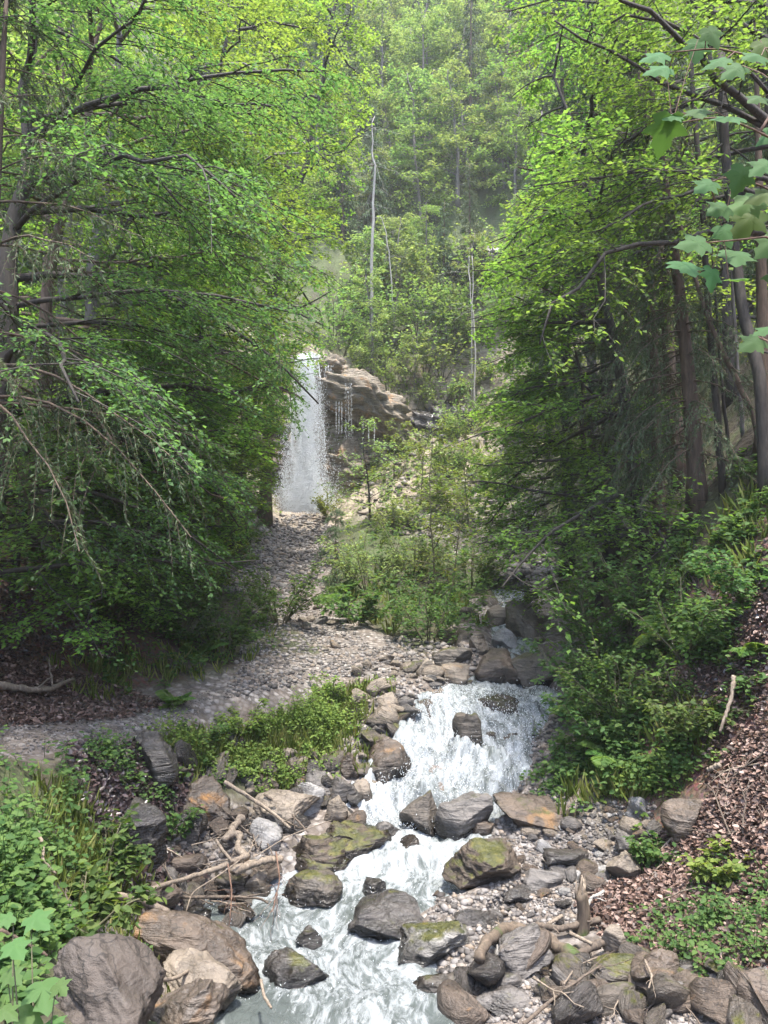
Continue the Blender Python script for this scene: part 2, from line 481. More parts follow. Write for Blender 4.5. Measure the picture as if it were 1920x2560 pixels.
# rows / columns of one sheet, finer where the picture is near
xs = [0.0]
while xs[-1] < 62:
    xs.append(xs[-1] + max(0.065, 0.0125 * abs(xs[-1])))
GX = np.array([-a for a in xs[:0:-1]] + xs)
ys = [-8.0]
while ys[-1] < 150:
    y_ = ys[-1]
    ys.append(y_ + (0.25 if y_ < 3.5 else max(0.065, 0.0058 * y_)))
GY = np.array(ys)
GZ = np.full((len(GY), len(GX)), np.nan)
tri = geometry.delaunay_2d_cdt([Vector((p[0], p[1])) for p in pts], [], [], 0, 1e-5)
tv = [(v.x, v.y) for v in tri[0]]
src = [o[0] if o else 0 for o in tri[3]]
for f3 in tri[2]:
    a, b, c = [np.array([tv[i][0], tv[i][1], pts[src[i]][2]]) for i in f3]
    x0, x1 = min(a[0], b[0], c[0]), max(a[0], b[0], c[0])
    y0, y1 = min(a[1], b[1], c[1]), max(a[1], b[1], c[1])
    i0, i1 = np.searchsorted(GX, [x0, x1 + 1e-6])
    j0, j1 = np.searchsorted(GY, [y0, y1 + 1e-6])
    if i0 == i1 or j0 == j1:
        continue
    X, Y = np.meshgrid(GX[i0:i1], GY[j0:j1])
    det = (b[1] - c[1]) * (a[0] - c[0]) + (c[0] - b[0]) * (a[1] - c[1])
    if abs(det) < 1e-9:
        continue
    la = ((b[1] - c[1]) * (X - c[0]) + (c[0] - b[0]) * (Y - c[1])) / det
    lb = ((c[1] - a[1]) * (X - c[0]) + (a[0] - c[0]) * (Y - c[1])) / det
    lc = 1 - la - lb
    ok = (la > -1e-6) & (lb > -1e-6) & (lc > -1e-6)
    sub = GZ[j0:j1, i0:i1]
    sub[ok] = (la * a[2] + lb * b[2] + lc * c[2])[ok]
for j in range(len(GY)):                     # rows' ends outside the hull
    row = GZ[j]
    good = ~np.isnan(row)
    if good.any():
        GZ[j] = np.interp(np.arange(len(GX)), np.where(good)[0], row[good])
for j in range(len(GY)):
    if np.isnan(GZ[j]).any():
        GZ[j] = GZ[j - 1] if j > 0 and not np.isnan(GZ[j - 1]).any() else GZ[np.where(~np.isnan(GZ).any(1))[0][0]]

def blur(Z, r):
    k = np.exp(-0.5 * (np.arange(-2 * r, 2 * r + 1) / r) ** 2)
    k /= k.sum()
    P = np.pad(Z, ((2 * r, 2 * r), (0, 0)), 'edge')
    Z = sum(k[i] * P[i:i + Z.shape[0]] for i in range(len(k)))
    P = np.pad(Z, ((0, 0), (2 * r, 2 * r)), 'edge')
    return sum(k[i] * P[:, i:i + Z.shape[1]] for i in range(len(k)))

GZ = blur(GZ, 3)
XX, YY = np.meshgrid(GX, GY)
P3 = np.stack([XX, YY, XX * 0], -1)
# stream bed carved into the sheet
cw = np.minimum(XX - wl(YY), wr(YY) - XX)                       # > 0 inside the channel
inside = np.clip(cw / 0.35 + 0.35, 0, 1) * ((YY > 5.5) & (YY < 25))
bed = wz(YY) - 0.20 + 0.16 * fbm(P3 * 1.6, 3, 5)
GZ = np.where(inside > 0, GZ * (1 - inside) + np.minimum(GZ, bed) * inside, GZ)
outside = np.clip(-cw / 0.5, 0, 1) * ((YY > 5.5) & (YY < 22))
GZ = np.where((cw <= 0) & (cw > -0.9) & (YY > 5.5) & (YY < 22), np.maximum(GZ, wz(YY) + 0.22 * np.clip(-cw / 0.5, 0, 1) - 0.06), GZ)

# path course
PATH = np.array([px(*c) for c in [(-300, 1950, 7.4), (0, 1845, 9.2), (300, 1795, 10.9), (550, 1742, 12.3), (700, 1702, 13.5), (850, 1665, 15), (930, 1642, 16.2),
                                 (850, 1592, 18.2), (760, 1540, 20.5), (690, 1490, 23.5), (680, 1440, 27), (710, 1385, 32), (765, 1310, 39), (765, 1275, 42)]])
PW = np.array([0.7, 0.75, 0.75, 0.7, 0.75, 0.85, 0.9, 1.0, 1.2, 1.5, 2.0, 1.9, 1.5, 1.3])

def path_dist(X, Y):
    best = np.full(X.shape, 99.0)
    for i in range(len(PATH) - 1):
        a, b = PATH[i, :2], PATH[i + 1, :2]
        ab = b - a
        t = np.clip(((X - a[0]) * ab[0] + (Y - a[1]) * ab[1]) / (ab @ ab), 0, 1)
        d = np.hypot(X - a[0] - t * ab[0], Y - a[1] - t * ab[1]) - (PW[i] + (PW[i + 1] - PW[i]) * t)
        best = np.minimum(best, d)
    return best

PD = path_dist(XX, YY)
rough_amt = np.clip(YY / 40, 0.12, 1.0)
onpath = np.clip(-PD / 0.3 + 0.5, 0, 1)
GZ += fbm(P3 * 0.9, 5, 11) * 0.17 * rough_amt ** 0.5 * (1 - 0.75 * onpath) * (1 - inside)
GZ += fbm(P3 * 4.0, 3, 21) * 0.028 * (1 - 0.5 * onpath)
# ledges on the cliff and the rocky bowl
dzx = np.gradient(GZ, axis=1) / np.gradient(GX)[None]
dzy = np.gradient(GZ, axis=0) / np.gradient(GY)[:, None]
slope = np.hypot(dzx, dzy)
bowl = ((YY > 34) & (YY < 60)).astype(float) * np.clip(1 - np.abs(XX - 1) / 16, 0, 1) * np.clip((YY - 34) / 4, 0, 1) * np.clip((60 - YY) / 8, 0, 1)
q = GZ + 0.35 * XX * 0.4 + fbm(P3 * 0.35, 3, 31) * 0.6
st = q / 0.85
led = (np.floor(st) + np.clip((st - np.floor(st)) * 2.2 - 0.6, 0, 1) - st) * 0.85
GZ += led * 0.55 * bowl * np.clip(slope * 2, 0, 1)
GZ += fbm(P3 * np.array([1.3, 1.3, 1]), 4, 41) * 0.28 * bowl
GZ += fbm(P3 * 0.25, 4, 51) * 1.6 * np.clip((YY - 48) / 12, 0, 1)

def HT(x, y):
    x = np.asarray(x, float)
    y = np.asarray(y, float)
    i = np.clip(np.searchsorted(GX, x) - 1, 0, len(GX) - 2)
    j = np.clip(np.searchsorted(GY, y) - 1, 0, len(GY) - 2)
    tx = np.clip((x - GX[i]) / (GX[i + 1] - GX[i]), 0, 1)
    ty = np.clip((y - GY[j]) / (GY[j + 1] - GY[j]), 0, 1)
    return (GZ[j, i] * (1 - tx) + GZ[j, i + 1] * tx) * (1 - ty) + (GZ[j + 1, i] * (1 - tx) + GZ[j + 1, i + 1] * tx) * ty

def in_stream(x, y, pad=0.0):
    return (x > wl(y) - pad) & (x < wr(y) + pad) & (y > 5.9) & (y < 22)

def HS(x, y):
    """ground or water surface, whichever is higher"""
    h = HT(x, y)
    return np.where(in_stream(np.asarray(x, float), np.asarray(y, float)), np.maximum(h, wz(y) - 0.02), h)

_ds = np.concatenate([np.arange(2.6, 20, 0.03), np.arange(20, 140, 0.15)])

def hit(u, v):
    """where the sight line of a photograph pixel meets the ground: a point of the place"""
    x = (u - 960) / F * _ds
    z = (1280 - v) / F * _ds
    b = z < HS(x, _ds)
    if not b.any():
        return None
    d = _ds[np.argmax(b)]
    x = (u - 960) / F * d
    return np.array([x, d, float(HS(x, d))])

def hits(U, V):
    out = []
    for u, v in zip(U, V):
        p = hit(u, v)
        if p is not None:
            out.append(p)
    return np.array(out).reshape(-1, 3)

def in_poly(U, V, poly):
    res = np.zeros(len(U), bool)
    n = len(poly)
    for i in range(n):
        x1, y1 = poly[i]
        x2, y2 = poly[(i + 1) % n]
        c = ((y1 > V) != (y2 > V)) & (U < (x2 - x1) * (V - y1) / (y2 - y1 + 1e-9) + x1)
        res ^= c
    return res

def scatter(poly, n, rs):
    poly = [(float(a), float(b)) for a, b in poly]
    xs_, ys_ = [p[0] for p in poly], [p[1] for p in poly]
    U = rs.uniform(min(xs_), max(xs_), n * 3)
    V = rs.uniform(min(ys_), max(ys_), n * 3)
    k = in_poly(U, V, poly)
    return hits(U[k][:n], V[k][:n])

# surface kinds of the sheet, kept as a colour attribute: r dead leaves, g gravel, b bare rock, a green moss / turf
def wpoly(lst):
    return [tuple(px(*c)[:2]) for c in lst]

NB = fbm(P3 * 1.1, 3, 61)
grav = np.clip((0.25 - PD - 0.25 * NB) / 0.3, 0, 1)
bank = np.clip((1.15 + cw + 0.3 * NB) / 0.3, 0, 1) * ((YY > 5.5) & (YY < 23))
bar = in_poly(XX.ravel(), YY.ravel(), [(0.4, 5), (1.0, 7.2), (1.4, 9.2), (2.2, 11.2), (2.9, 10.8), (2.9, 9.6), (2.4, 8.4), (2.4, 7.2), (3.2, 5)]).reshape(XX.shape)
bar2 = in_poly(XX.ravel(), YY.ravel(), [(-2.4, 8.4), (-2.6, 10.3), (-0.6, 11.6), (0.6, 15), (1.4, 16.5), (0, 14.5), (-0.9, 12)]).reshape(XX.shape)
dry = in_poly(XX.ravel(), YY.ravel(), [(4.5, 20), (6.5, 32), (8, 40), (4, 44), (0, 40), (-1.5, 36), (2.5, 30), (4, 26), (3, 20)]).reshape(XX.shape)
grav = np.maximum(grav, np.maximum(bank, np.maximum(blur(bar.astype(float), 2), np.maximum(blur(bar2.astype(float), 2), 0.8 * blur(dry.astype(float), 3)))))
rock = np.clip((slope - 1.25) * 2, 0, 1) * np.clip((YY - 36) / 4, 0, 1) * np.clip((52 - YY) / 4, 0, 1)
rock = np.maximum(rock, np.clip(bowl * 1.6 - 0.35 + NB * 0.4, 0, 1) * ((YY < 47)))
litter = np.clip((XX - 2.6 - 0.12 * (YY - 8)) / 0.5 + NB * 0.5, 0, 1) * np.clip((13 - YY) / 2, 0, 1)
litter = np.maximum(litter, np.clip((-XX - 3.2) / 0.6 + NB, 0, 1) * np.clip((17 - YY) / 3, 0, 1) * np.clip((YY - 9.2) / 0.8, 0, 1))
turf_ = np.clip(NB * 0.6 + 0.25 + np.clip((YY - 20) / 20, 0, 0.75), 0, 1)
colr = np.stack([litter, grav, rock, turf_], -1).reshape(-1, 4)

m, t, out = new_mat('ground')
tc = t.nodes.new('ShaderNodeTexCoord')
vec = tc.outputs['Object']
at = node(t, 'ShaderNodeVertexColor', layer_name='kind')
sp = t.nodes.new('ShaderNodeSeparateColor')
t.links.new(at.outputs[0], sp.inputs[0])
n1 = noise(t, vec, 1.3, 8, 0.65)
n2 = noise(t, vec, 14, 6, 0.7)
soil = ramp(t, [(0.3, (0.018, 0.014, 0.010)), (0.55, (0.055, 0.042, 0.028)), (0.75, (0.075, 0.085, 0.025))], n1.outputs[0])
soil = mixc(t, 0.5, soil, ramp(t, [(0.3, (0.3, 0.3, 0.3)), (0.7, (1.6, 1.6, 1.6))], n2.outputs[0]), 'MULTIPLY')
vo = node(t, 'ShaderNodeTexVoronoi', i_Scale=17.0)
t.links.new(vec, vo.inputs['Vector'])
lit = mixc(t, 1.0, ramp(t, [(0.1, (0.05, 0.03, 0.02)), (0.5, (0.15, 0.085, 0.058)), (0.9, (0.27, 0.16, 0.12))], n2.outputs[0]), vo.outputs['Color'], 'MULTIPLY')
lit = mixc(t, 0.6, lit, (0.11, 0.065, 0.045))
vg = node(t, 'ShaderNodeTexVoronoi', i_Scale=11.0)
t.links.new(vec, vg.inputs['Vector'])
vs = t.nodes.new('ShaderNodeSeparateColor')
t.links.new(vg.outputs['Color'], vs.inputs[0])
gcol = ramp(t, [(0.0, (0.06, 0.052, 0.046)), (0.5, (0.18, 0.162, 0.15)), (1.0, (0.34, 0.315, 0.295))], vs.outputs[0])
gcol = mixc(t, mapr(t, vg.outputs['Distance'], 0.3, 0.75, 0.0, 0.75), gcol, (0.06, 0.05, 0.042))
gcol = mixc(t, mapr(t, n1.outputs[0], 0.4, 0.62), gcol, mixc(t, 0.5, gcol, (0.16, 0.12, 0.09)))
mp = node(t, 'ShaderNodeMapping')
mp.inputs['Scale'].default_value = (0.5, 0.7, 2.6)
mp.inputs['Rotation'].default_value = (0.1, 0.25, 0)
t.links.new(vec, mp.inputs[0])
nr = noise(t, mp.outputs[0], 1.6, 8, 0.65, 0.5)
rcol = ramp(t, [(0.3, (0.06, 0.05, 0.036)), (0.46, (0.19, 0.155, 0.115)), (0.58, (0.33, 0.28, 0.215)), (0.66, (0.09, 0.10, 0.035))], nr.outputs[0])
turf = ramp(t, [(0.3, (0.03, 0.035, 0.014)), (0.5, (0.055, 0.075, 0.024)), (0.7, (0.09, 0.11, 0.035))], n2.outputs[0])
soil = mixc(t, at.outputs[1], soil, turf)
c = mixc(t, sp.outputs[0], soil, lit)
c = mixc(t, sp.outputs[1], c, gcol)
c = mixc(t, sp.outputs[2], c, rcol)
p = node(t, 'ShaderNodeBsdfPrincipled', i_Roughness=0.85)
t.links.new(c, p.inputs['Base Color'])
hgt = mul(t, mul(t, n2.outputs[0], 0.5), mul(t, nr.outputs[0], 0.8), 'ADD')
hgt = mul(t, hgt, mul(t, vg.outputs['Distance'], -0.5), 'ADD')
bp = node(t, 'ShaderNodeBump', i_Strength=0.7, i_Distance=0.08)
t.links.new(hgt, bp.inputs['Height'])
t.links.new(bp.outputs[0], p.inputs['Normal'])
t.links.new(p.outputs[0], out.inputs[0])

mb = MB()
ny, nx = GZ.shape
a = (np.arange(ny - 1)[:, None] * nx + np.arange(nx - 1)[None]).ravel()
mb.add(np.stack([XX, YY, GZ], -1), np.stack([a, a + 1, a + nx + 1, a + nx], -1))
ground = mb.build('ground', MATS['ground'], smooth=True)
ca = ground.data.color_attributes.new('kind', 'FLOAT_COLOR', 'POINT')
ca.data.foreach_set('color', colr.astype(np.float32).ravel())
tag(ground, 'steep gorge ground of soil, gravel path and rocky ledges', 'terrain', kind='structure')

# ------------------------------------------------------------------ water
def water_mat(name, deep, foam_lo, foam_hi, stretch, rough=0.12):
    m, t, out = new_mat(name)
    tc = t.nodes.new('ShaderNodeTexCoord')
    at = node(t, 'ShaderNodeVertexColor', layer_name='foam')
    sp = t.nodes.new('ShaderNodeSeparateColor')
    t.links.new(at.outputs[0], sp.inputs[0])
    fa = node(t, 'ShaderNodeAttribute', attribute_name='flow')
    mp = node(t, 'ShaderNodeMapping')
    mp.inputs['Scale'].default_value = stretch
    t.links.new(fa.outputs['Vector'], mp.inputs[0])
    n1 = noise(t, mp.outputs[0], 3.6, 8, 0.72, 1.0)
    n2 = noise(t, mp.outputs[0], 10, 5, 0.65, 0.8)
    f = mul(t, mul(t, n1.outputs[0], 0.65), mul(t, n2.outputs[0], 0.35), 'ADD')
    f = mul(t, f, mapr(t, sp.outputs[0], 0, 1, -0.20, 0.07), 'ADD')
    fo = mapr(t, f, foam_lo, foam_hi)
    c = mixc(t, fo, deep, (0.40, 0.425, 0.44))
    p = node(t, 'ShaderNodeBsdfPrincipled')
    p.inputs['IOR'].default_value = 1.33
    t.links.new(c, p.inputs['Base Color'])
    t.links.new(mapr(t, fo, 0, 1, rough, 0.65), p.inputs['Roughness'])
    bp = node(t, 'ShaderNodeBump', i_Strength=0.8, i_Distance=0.10)
    t.links.new(f, bp.inputs['Height'])
    t.links.new(bp.outputs[0], p.inputs['Normal'])
    t.links.new(p.outputs[0], out.inputs[0])
    return m

water_mat('stream_water', (0.075, 0.088, 0.085), 0.40, 0.62, (1.25, 0.5, 0.8))
wyv = np.concatenate([np.arange(5.95, 14.5, 0.035), np.arange(14.5, 26, 0.08)])
sv = np.linspace(-0.13, 1.13, 110)
WY, WS = np.meshgrid(wyv, sv, indexing='ij')
WX = wl(WY) + (wr(WY) - wl(WY)) * WS
gw = np.gradient(wz(wyv), wyv)
gw = np.convolve(gw, np.ones(7) / 7, 'same')
steep = np.clip((gw - 0.10) / 0.35, 0, 1)[:, None] * np.ones_like(WS)
Pw = np.stack([WX, WY, WX * 0], -1)
WZ = wz(WY) + 0.015
amp = 0.05 + 0.15 * steep
tur = fbm(Pw * np.array([3.2, 2.2, 1]), 4, 71, 0.6)
WZ = WZ + amp * tur + 0.03 * np.abs(fbm(Pw * np.array([9, 7, 1.0]), 2, 75)) * (0.5 + steep)
WZ += 0.10 * fbm(Pw * np.array([1.1, 1.1, 1]), 2, 77) * (0.5 + steep)
# steps in the lower run
WZ -= 0.0
mb = MB()
n0, n1_ = WZ.shape
a = (np.arange(n0 - 1)[:, None] * n1_ + np.arange(n1_ - 1)[None]).ravel()
mb.add(np.stack([WX, WY, WZ], -1), np.stack([a, a + 1, a + n1_ + 1, a + n1_], -1))
stream = mb.build('stream', MATS['stream_water'], smooth=True)
calm = 0.75 * np.exp(-((WY - 6.7) / 0.7) ** 2) * np.clip((0.5 - WS) * 3, 0, 1) + 0.9 * np.exp(-((WX + 1.9) / 0.45) ** 2 - ((WY - 8.6) / 0.5) ** 2)
foam = np.clip(0.68 + 0.10 * steep - 0.60 * calm + 0.16 * fbm(Pw * 0.9, 3, 79), 0, 1)
fc = np.stack([foam, foam, foam, np.ones_like(foam)], -1).reshape(-1, 4)
ca = stream.data.color_attributes.new('foam', 'FLOAT_COLOR', 'POINT')
ca.data.foreach_set('color', fc.astype(np.float32).ravel())
dl = np.sqrt(np.gradient(wyv) ** 2 + np.gradient(wz(wyv)) ** 2)
al = np.cumsum(dl)[:, None] * np.ones_like(WS)
warp = 0.25 * fbm(Pw * 0.8, 2, 85)
fl_ = np.stack([(WX + warp), al, 0.3 * fbm(Pw * 1.3, 2, 87)], -1).reshape(-1, 3)
fa_ = stream.data.attributes.new('flow', 'FLOAT_VECTOR', 'POINT')
fa_.data.foreach_set('vector', fl_.astype(np.float32).ravel())
tag(stream, 'white foaming mountain stream with a short cascade', 'stream', kind='structure')

m, t, out = new_mat('spray')
p = node(t, 'ShaderNodeBsdfPrincipled', i_Roughness=0.5)
p.inputs['Base Color'].default_value = (0.80, 0.83, 0.86, 1)
tr = t.nodes.new('ShaderNodeBsdfTranslucent')
tr.inputs['Color'].default_value = (0.80, 0.83, 0.86, 1)
mx = node(t, 'ShaderNodeMixShader', i_0=0.45)
t.links.new(p.outputs[0], mx.inputs[1])
t.links.new(tr.outputs[0], mx.inputs[2])
t.links.new(mx.outputs[0], out.inputs[0])

def drops(mb, C, L, W, D=None, rs=RS):
    """small elongated three-sided drops"""
    n = len(C)
    D = unit(rs.normal(size=(n, 3))) if D is None else unit(D + rs.normal(size=(n, 3)) * 0.12)
    A = unit(np.cross(D, rs.normal(size=(n, 3))))
    B = np.cross(D, A)
    L = np.broadcast_to(L, (n,))[:, None]
    W = np.broadcast_to(W, (n,))[:, None]
    V = [C - D * L / 2]
    for k in range(3):
        an = k * 2.0944
        V.append(C + (A * math.cos(an) + B * math.sin(an)) * W / 2)
    V.append(C + D * L / 2)
    V = np.stack(V, 1)
    b = np.arange(n)[:, None] * 5
    T = np.concatenate([b + np.array([[0, 2, 1]]), b + np.array([[0, 3, 2]]), b + np.array([[0, 1, 3]]),
                        b + np.array([[4, 1, 2]]), b + np.array([[4, 2, 3]]), b + np.array([[4, 3, 1]])])
    mb.add(V.reshape(-1, 3), T)

# spray on the cascade
rs = np.random.RandomState(3)
n = 5000
yy = rs.uniform(10.5, 13.7, n)
ss = rs.uniform(0.0, 1.0, n)
xx = wl(yy) + (wr(yy) - wl(yy)) * ss
zz = wz(yy) + 0.03 + np.abs(rs.normal(size=n)) * 0.10
mb = MB()
drops(mb, np.stack([xx, yy, zz], -1), rs.uniform(0.01, 0.05, n), rs.uniform(0.006, 0.018, n), np.array([[0.0, -1, -0.6]]) + rs.normal(size=(n, 3)) * 0.7, rs)
n = 700
yy = rs.uniform(7, 10.6, n)
xx = wl(yy) + (wr(yy) - wl(yy)) * rs.uniform(0.02, 0.98, n)
drops(mb, np.stack([xx, yy, wz(yy) + 0.03 + np.abs(rs.normal(size=n)) * 0.05], -1), rs.uniform(0.008, 0.03, n), rs.uniform(0.005, 0.014, n), None, rs)
tag(mb.build('water_spray', MATS['spray']), 'white droplets splashing over the cascade and rapids', 'spray', kind='stuff')

# the tall waterfall
FL = [(8.95, -4.95, -3.75), (7.0, -5.1, -3.55), (4.0, -5.35, -3.35), (1.6, -5.5, -3.15), (0.0, -5.65, -2.95)]   # z, left, right
fz = np.array([f[0] for f in FL])[::-1]
fl = np.array([f[1] for f in FL])[::-1]
fr = np.array([f[2] for f in FL])[::-1]
fall_y = lambda z: 42.85 - 0.9 * (1 - np.clip(z / 9.0, 0, 1)) ** 0.7 + 1.9 * np.clip((z - 8.4) / 0.6, 0, 1)
mb = MB()
zv = np.linspace(-0.25, 9.3, 160)
sv = np.linspace(0.36, 0.64, 30)
ZV, SV = np.meshgrid(zv, sv, indexing='ij')
XV = np.interp(ZV, fz, fl) + (np.interp(ZV, fz, fr) - np.interp(ZV, fz, fl)) * SV
Pn = np.stack([XV * 2.6, XV * 0, ZV * 0.5], -1)
YV = fall_y(ZV) + 0.18 * fbm(Pn, 4, 81) + 0.6 * np.abs(SV - 0.5) ** 2 * 2
XV = XV + 0.12 * fbm(np.stack([ZV * 1.2, SV * 2, ZV * 0], -1), 3, 83)
n0, n1_ = ZV.shape
a = (np.arange(n0 - 1)[:, None] * n1_ + np.arange(n1_ - 1)[None]).ravel()
mb.add(np.stack([XV, YV, ZV], -1), np.stack([a, a + 1, a + n1_ + 1, a + n1_], -1))
n = 110000
z = rs.uniform(-0.2, 9.1, n)
s = rs.normal(0.5, 0.235, n)
s = s + 0.05 * vnoise(np.stack([s * 9, z * 0.5, s * 0], -1), 88)
x = np.interp(z, fz, fl) + (np.interp(z, fz, fr) - np.interp(z, fz, fl)) * s
y = fall_y(z) - 0.30 + rs.normal(size=n) * 0.28
drops(mb, np.stack([x, y, z], -1), rs.uniform(0.02, 0.10, n), rs.uniform(0.010, 0.030, n), np.array([[0, -0.05, -1.0]]), rs)
n = 16000                                     # splash at the foot
z = np.abs(rs.normal(size=n)) * 1.1 - 0.1
x = rs.normal(-4.3, 0.85, n)
y = rs.normal(41.7, 0.5, n)
drops(mb, np.stack([x, y, z], -1), rs.uniform(0.03, 0.09, n), rs.uniform(0.015, 0.035, n), None, rs)
tag(mb.build('waterfall', MATS['spray'], smooth=False), 'tall white waterfall dropping over the tan cliff', 'waterfall', kind='structure')

# ------------------------------------------------------------------ rocks
ICO = {}
for s_ in (1, 2, 3, 4, 5):
    bm = bmesh.new()
    bmesh.ops.create_icosphere(bm, subdivisions=s_, radius=1)
    ICO[s_] = (np.array([v.co[:] for v in bm.verts]), np.array([[v.index for v in f.verts] for f in bm.faces]))
    bm.free()

def rock_shape(seed, sub=4, cuts=12, rough=0.12, lo=0.42, hi=0.8):
    r = np.random.RandomState(seed)
    P, Fc = ICO[sub]
    P = P.copy()
    for _ in range(cuts):
        nrm = unit(r.normal(size=3))
        c = r.uniform(lo, hi)
        d = P @ nrm - c
        P -= np.maximum(d, 0)[:, None] * nrm * 0.95
    off = r.uniform(-50, 50, 3)
    U = unit(P)
    P = P + U * (fbm(P * 1.3 + off, 3, seed) * rough + fbm(P * 4.5 + off, 4, seed + 9, 0.55) * rough * 0.36)[:, None]
    if sub >= 4:                            # bedding steps and a crack or two
        nrm = unit(np.array([r.normal() * 0.3, r.normal() * 0.3, 1.0]))
        P = P + U * (0.09 * np.minimum(np.abs(fbm(P * 2.2 + off, 3, seed + 5)), 0.45))[:, None] - U * 0.03
        h = (P @ nrm) * r.uniform(4, 7) + fbm(P * 2 + off, 2, seed + 4) * 0.5
        P = P + U * ((np.abs(h - np.round(h)) < 0.12) * -0.03)[:, None]
    lo_, hi_ = P.min(0), P.max(0)
    return (P - (lo_ + hi_) / 2) / ((hi_ - lo_) / 2), Fc

ROCK_FOOT = []

def rock(box, mat, label, seed, name='boulder', depth=0.85, tilt=(0, 0), rotz=0.0, sub=None, cuts=13, rough=0.12, dshift=0.0, group=None, cat='boulder', hscale=1.0):
    u0, v0, u1, v1 = box
    uc = (u0 + u1) / 2
    p = hit(uc, v1 - 0.05 * (v1 - v0))
    if p is None:
        return None
    d = p[1] + dshift
    Wm = (u1 - u0) / F * d
    Hp = (v1 - v0) / F * d
    el = math.atan((max(v1, v0) - 1280) / F)
    De = min(Wm * depth, max(Hp * 1.5, Wm * 0.35))
    Hm = max(0.45 * Hp, (Hp - 0.55 * De * math.sin(el)) / math.cos(el)) * hscale
    sub = sub or (5 if (u1 - u0) > 130 else 4)
    P, Fc = rock_shape(seed, sub, cuts, rough)
    P = P * np.array([Wm / 2, De / 2, Hm / 2 * 1.25])
    if tilt != (0, 0):
        cx, sx_ = math.cos(tilt[0]), math.sin(tilt[0])
        P = np.stack([P[:, 0], P[:, 1] * cx - P[:, 2] * sx_, P[:, 1] * sx_ + P[:, 2] * cx], -1)
        cx, sx_ = math.cos(tilt[1]), math.sin(tilt[1])
        P = np.stack([P[:, 0] * cx + P[:, 2] * sx_, P[:, 1], -P[:, 0] * sx_ + P[:, 2] * cx], -1)
    yc = d + De * 0.5
    xc = (uc - 960) / F * (d + De * 0.25)
    top = p[2] + Hm
    P = P - np.array([0, 0, P[:, 2].max()])
    P[:, 2] *= 1.12
    mb = MB()
    mb.add(P, Fc)
    o = mb.build(name, MATS[mat], smooth=True)
    wx_, wy_ = P[:, 0] + xc, P[:, 1] + yc
    near_ = np.clip(1.6 - 2.2 * np.maximum(wl(wy_) - wx_, wx_ - wr(wy_)), 0, 1) * ((wy_ > 6) & (wy_ < 16))
    wet = np.clip((wz(wy_) + 0.20 + 0.10 * fbm(P * 3, 2, seed) - (P[:, 2] + top)) / 0.07, 0, 1) * near_
    ca_ = o.data.color_attributes.new('wet', 'FLOAT_COLOR', 'POINT')
    ca_.data.foreach_set('color', np.stack([wet, wet, wet, np.ones_like(wet)], -1).astype(np.float32).ravel())
    o.location = (xc, yc, top)
    ROCK_FOOT.append((xc, yc, max(Wm, De) * 0.42))
    return tag(o, label, cat, group)

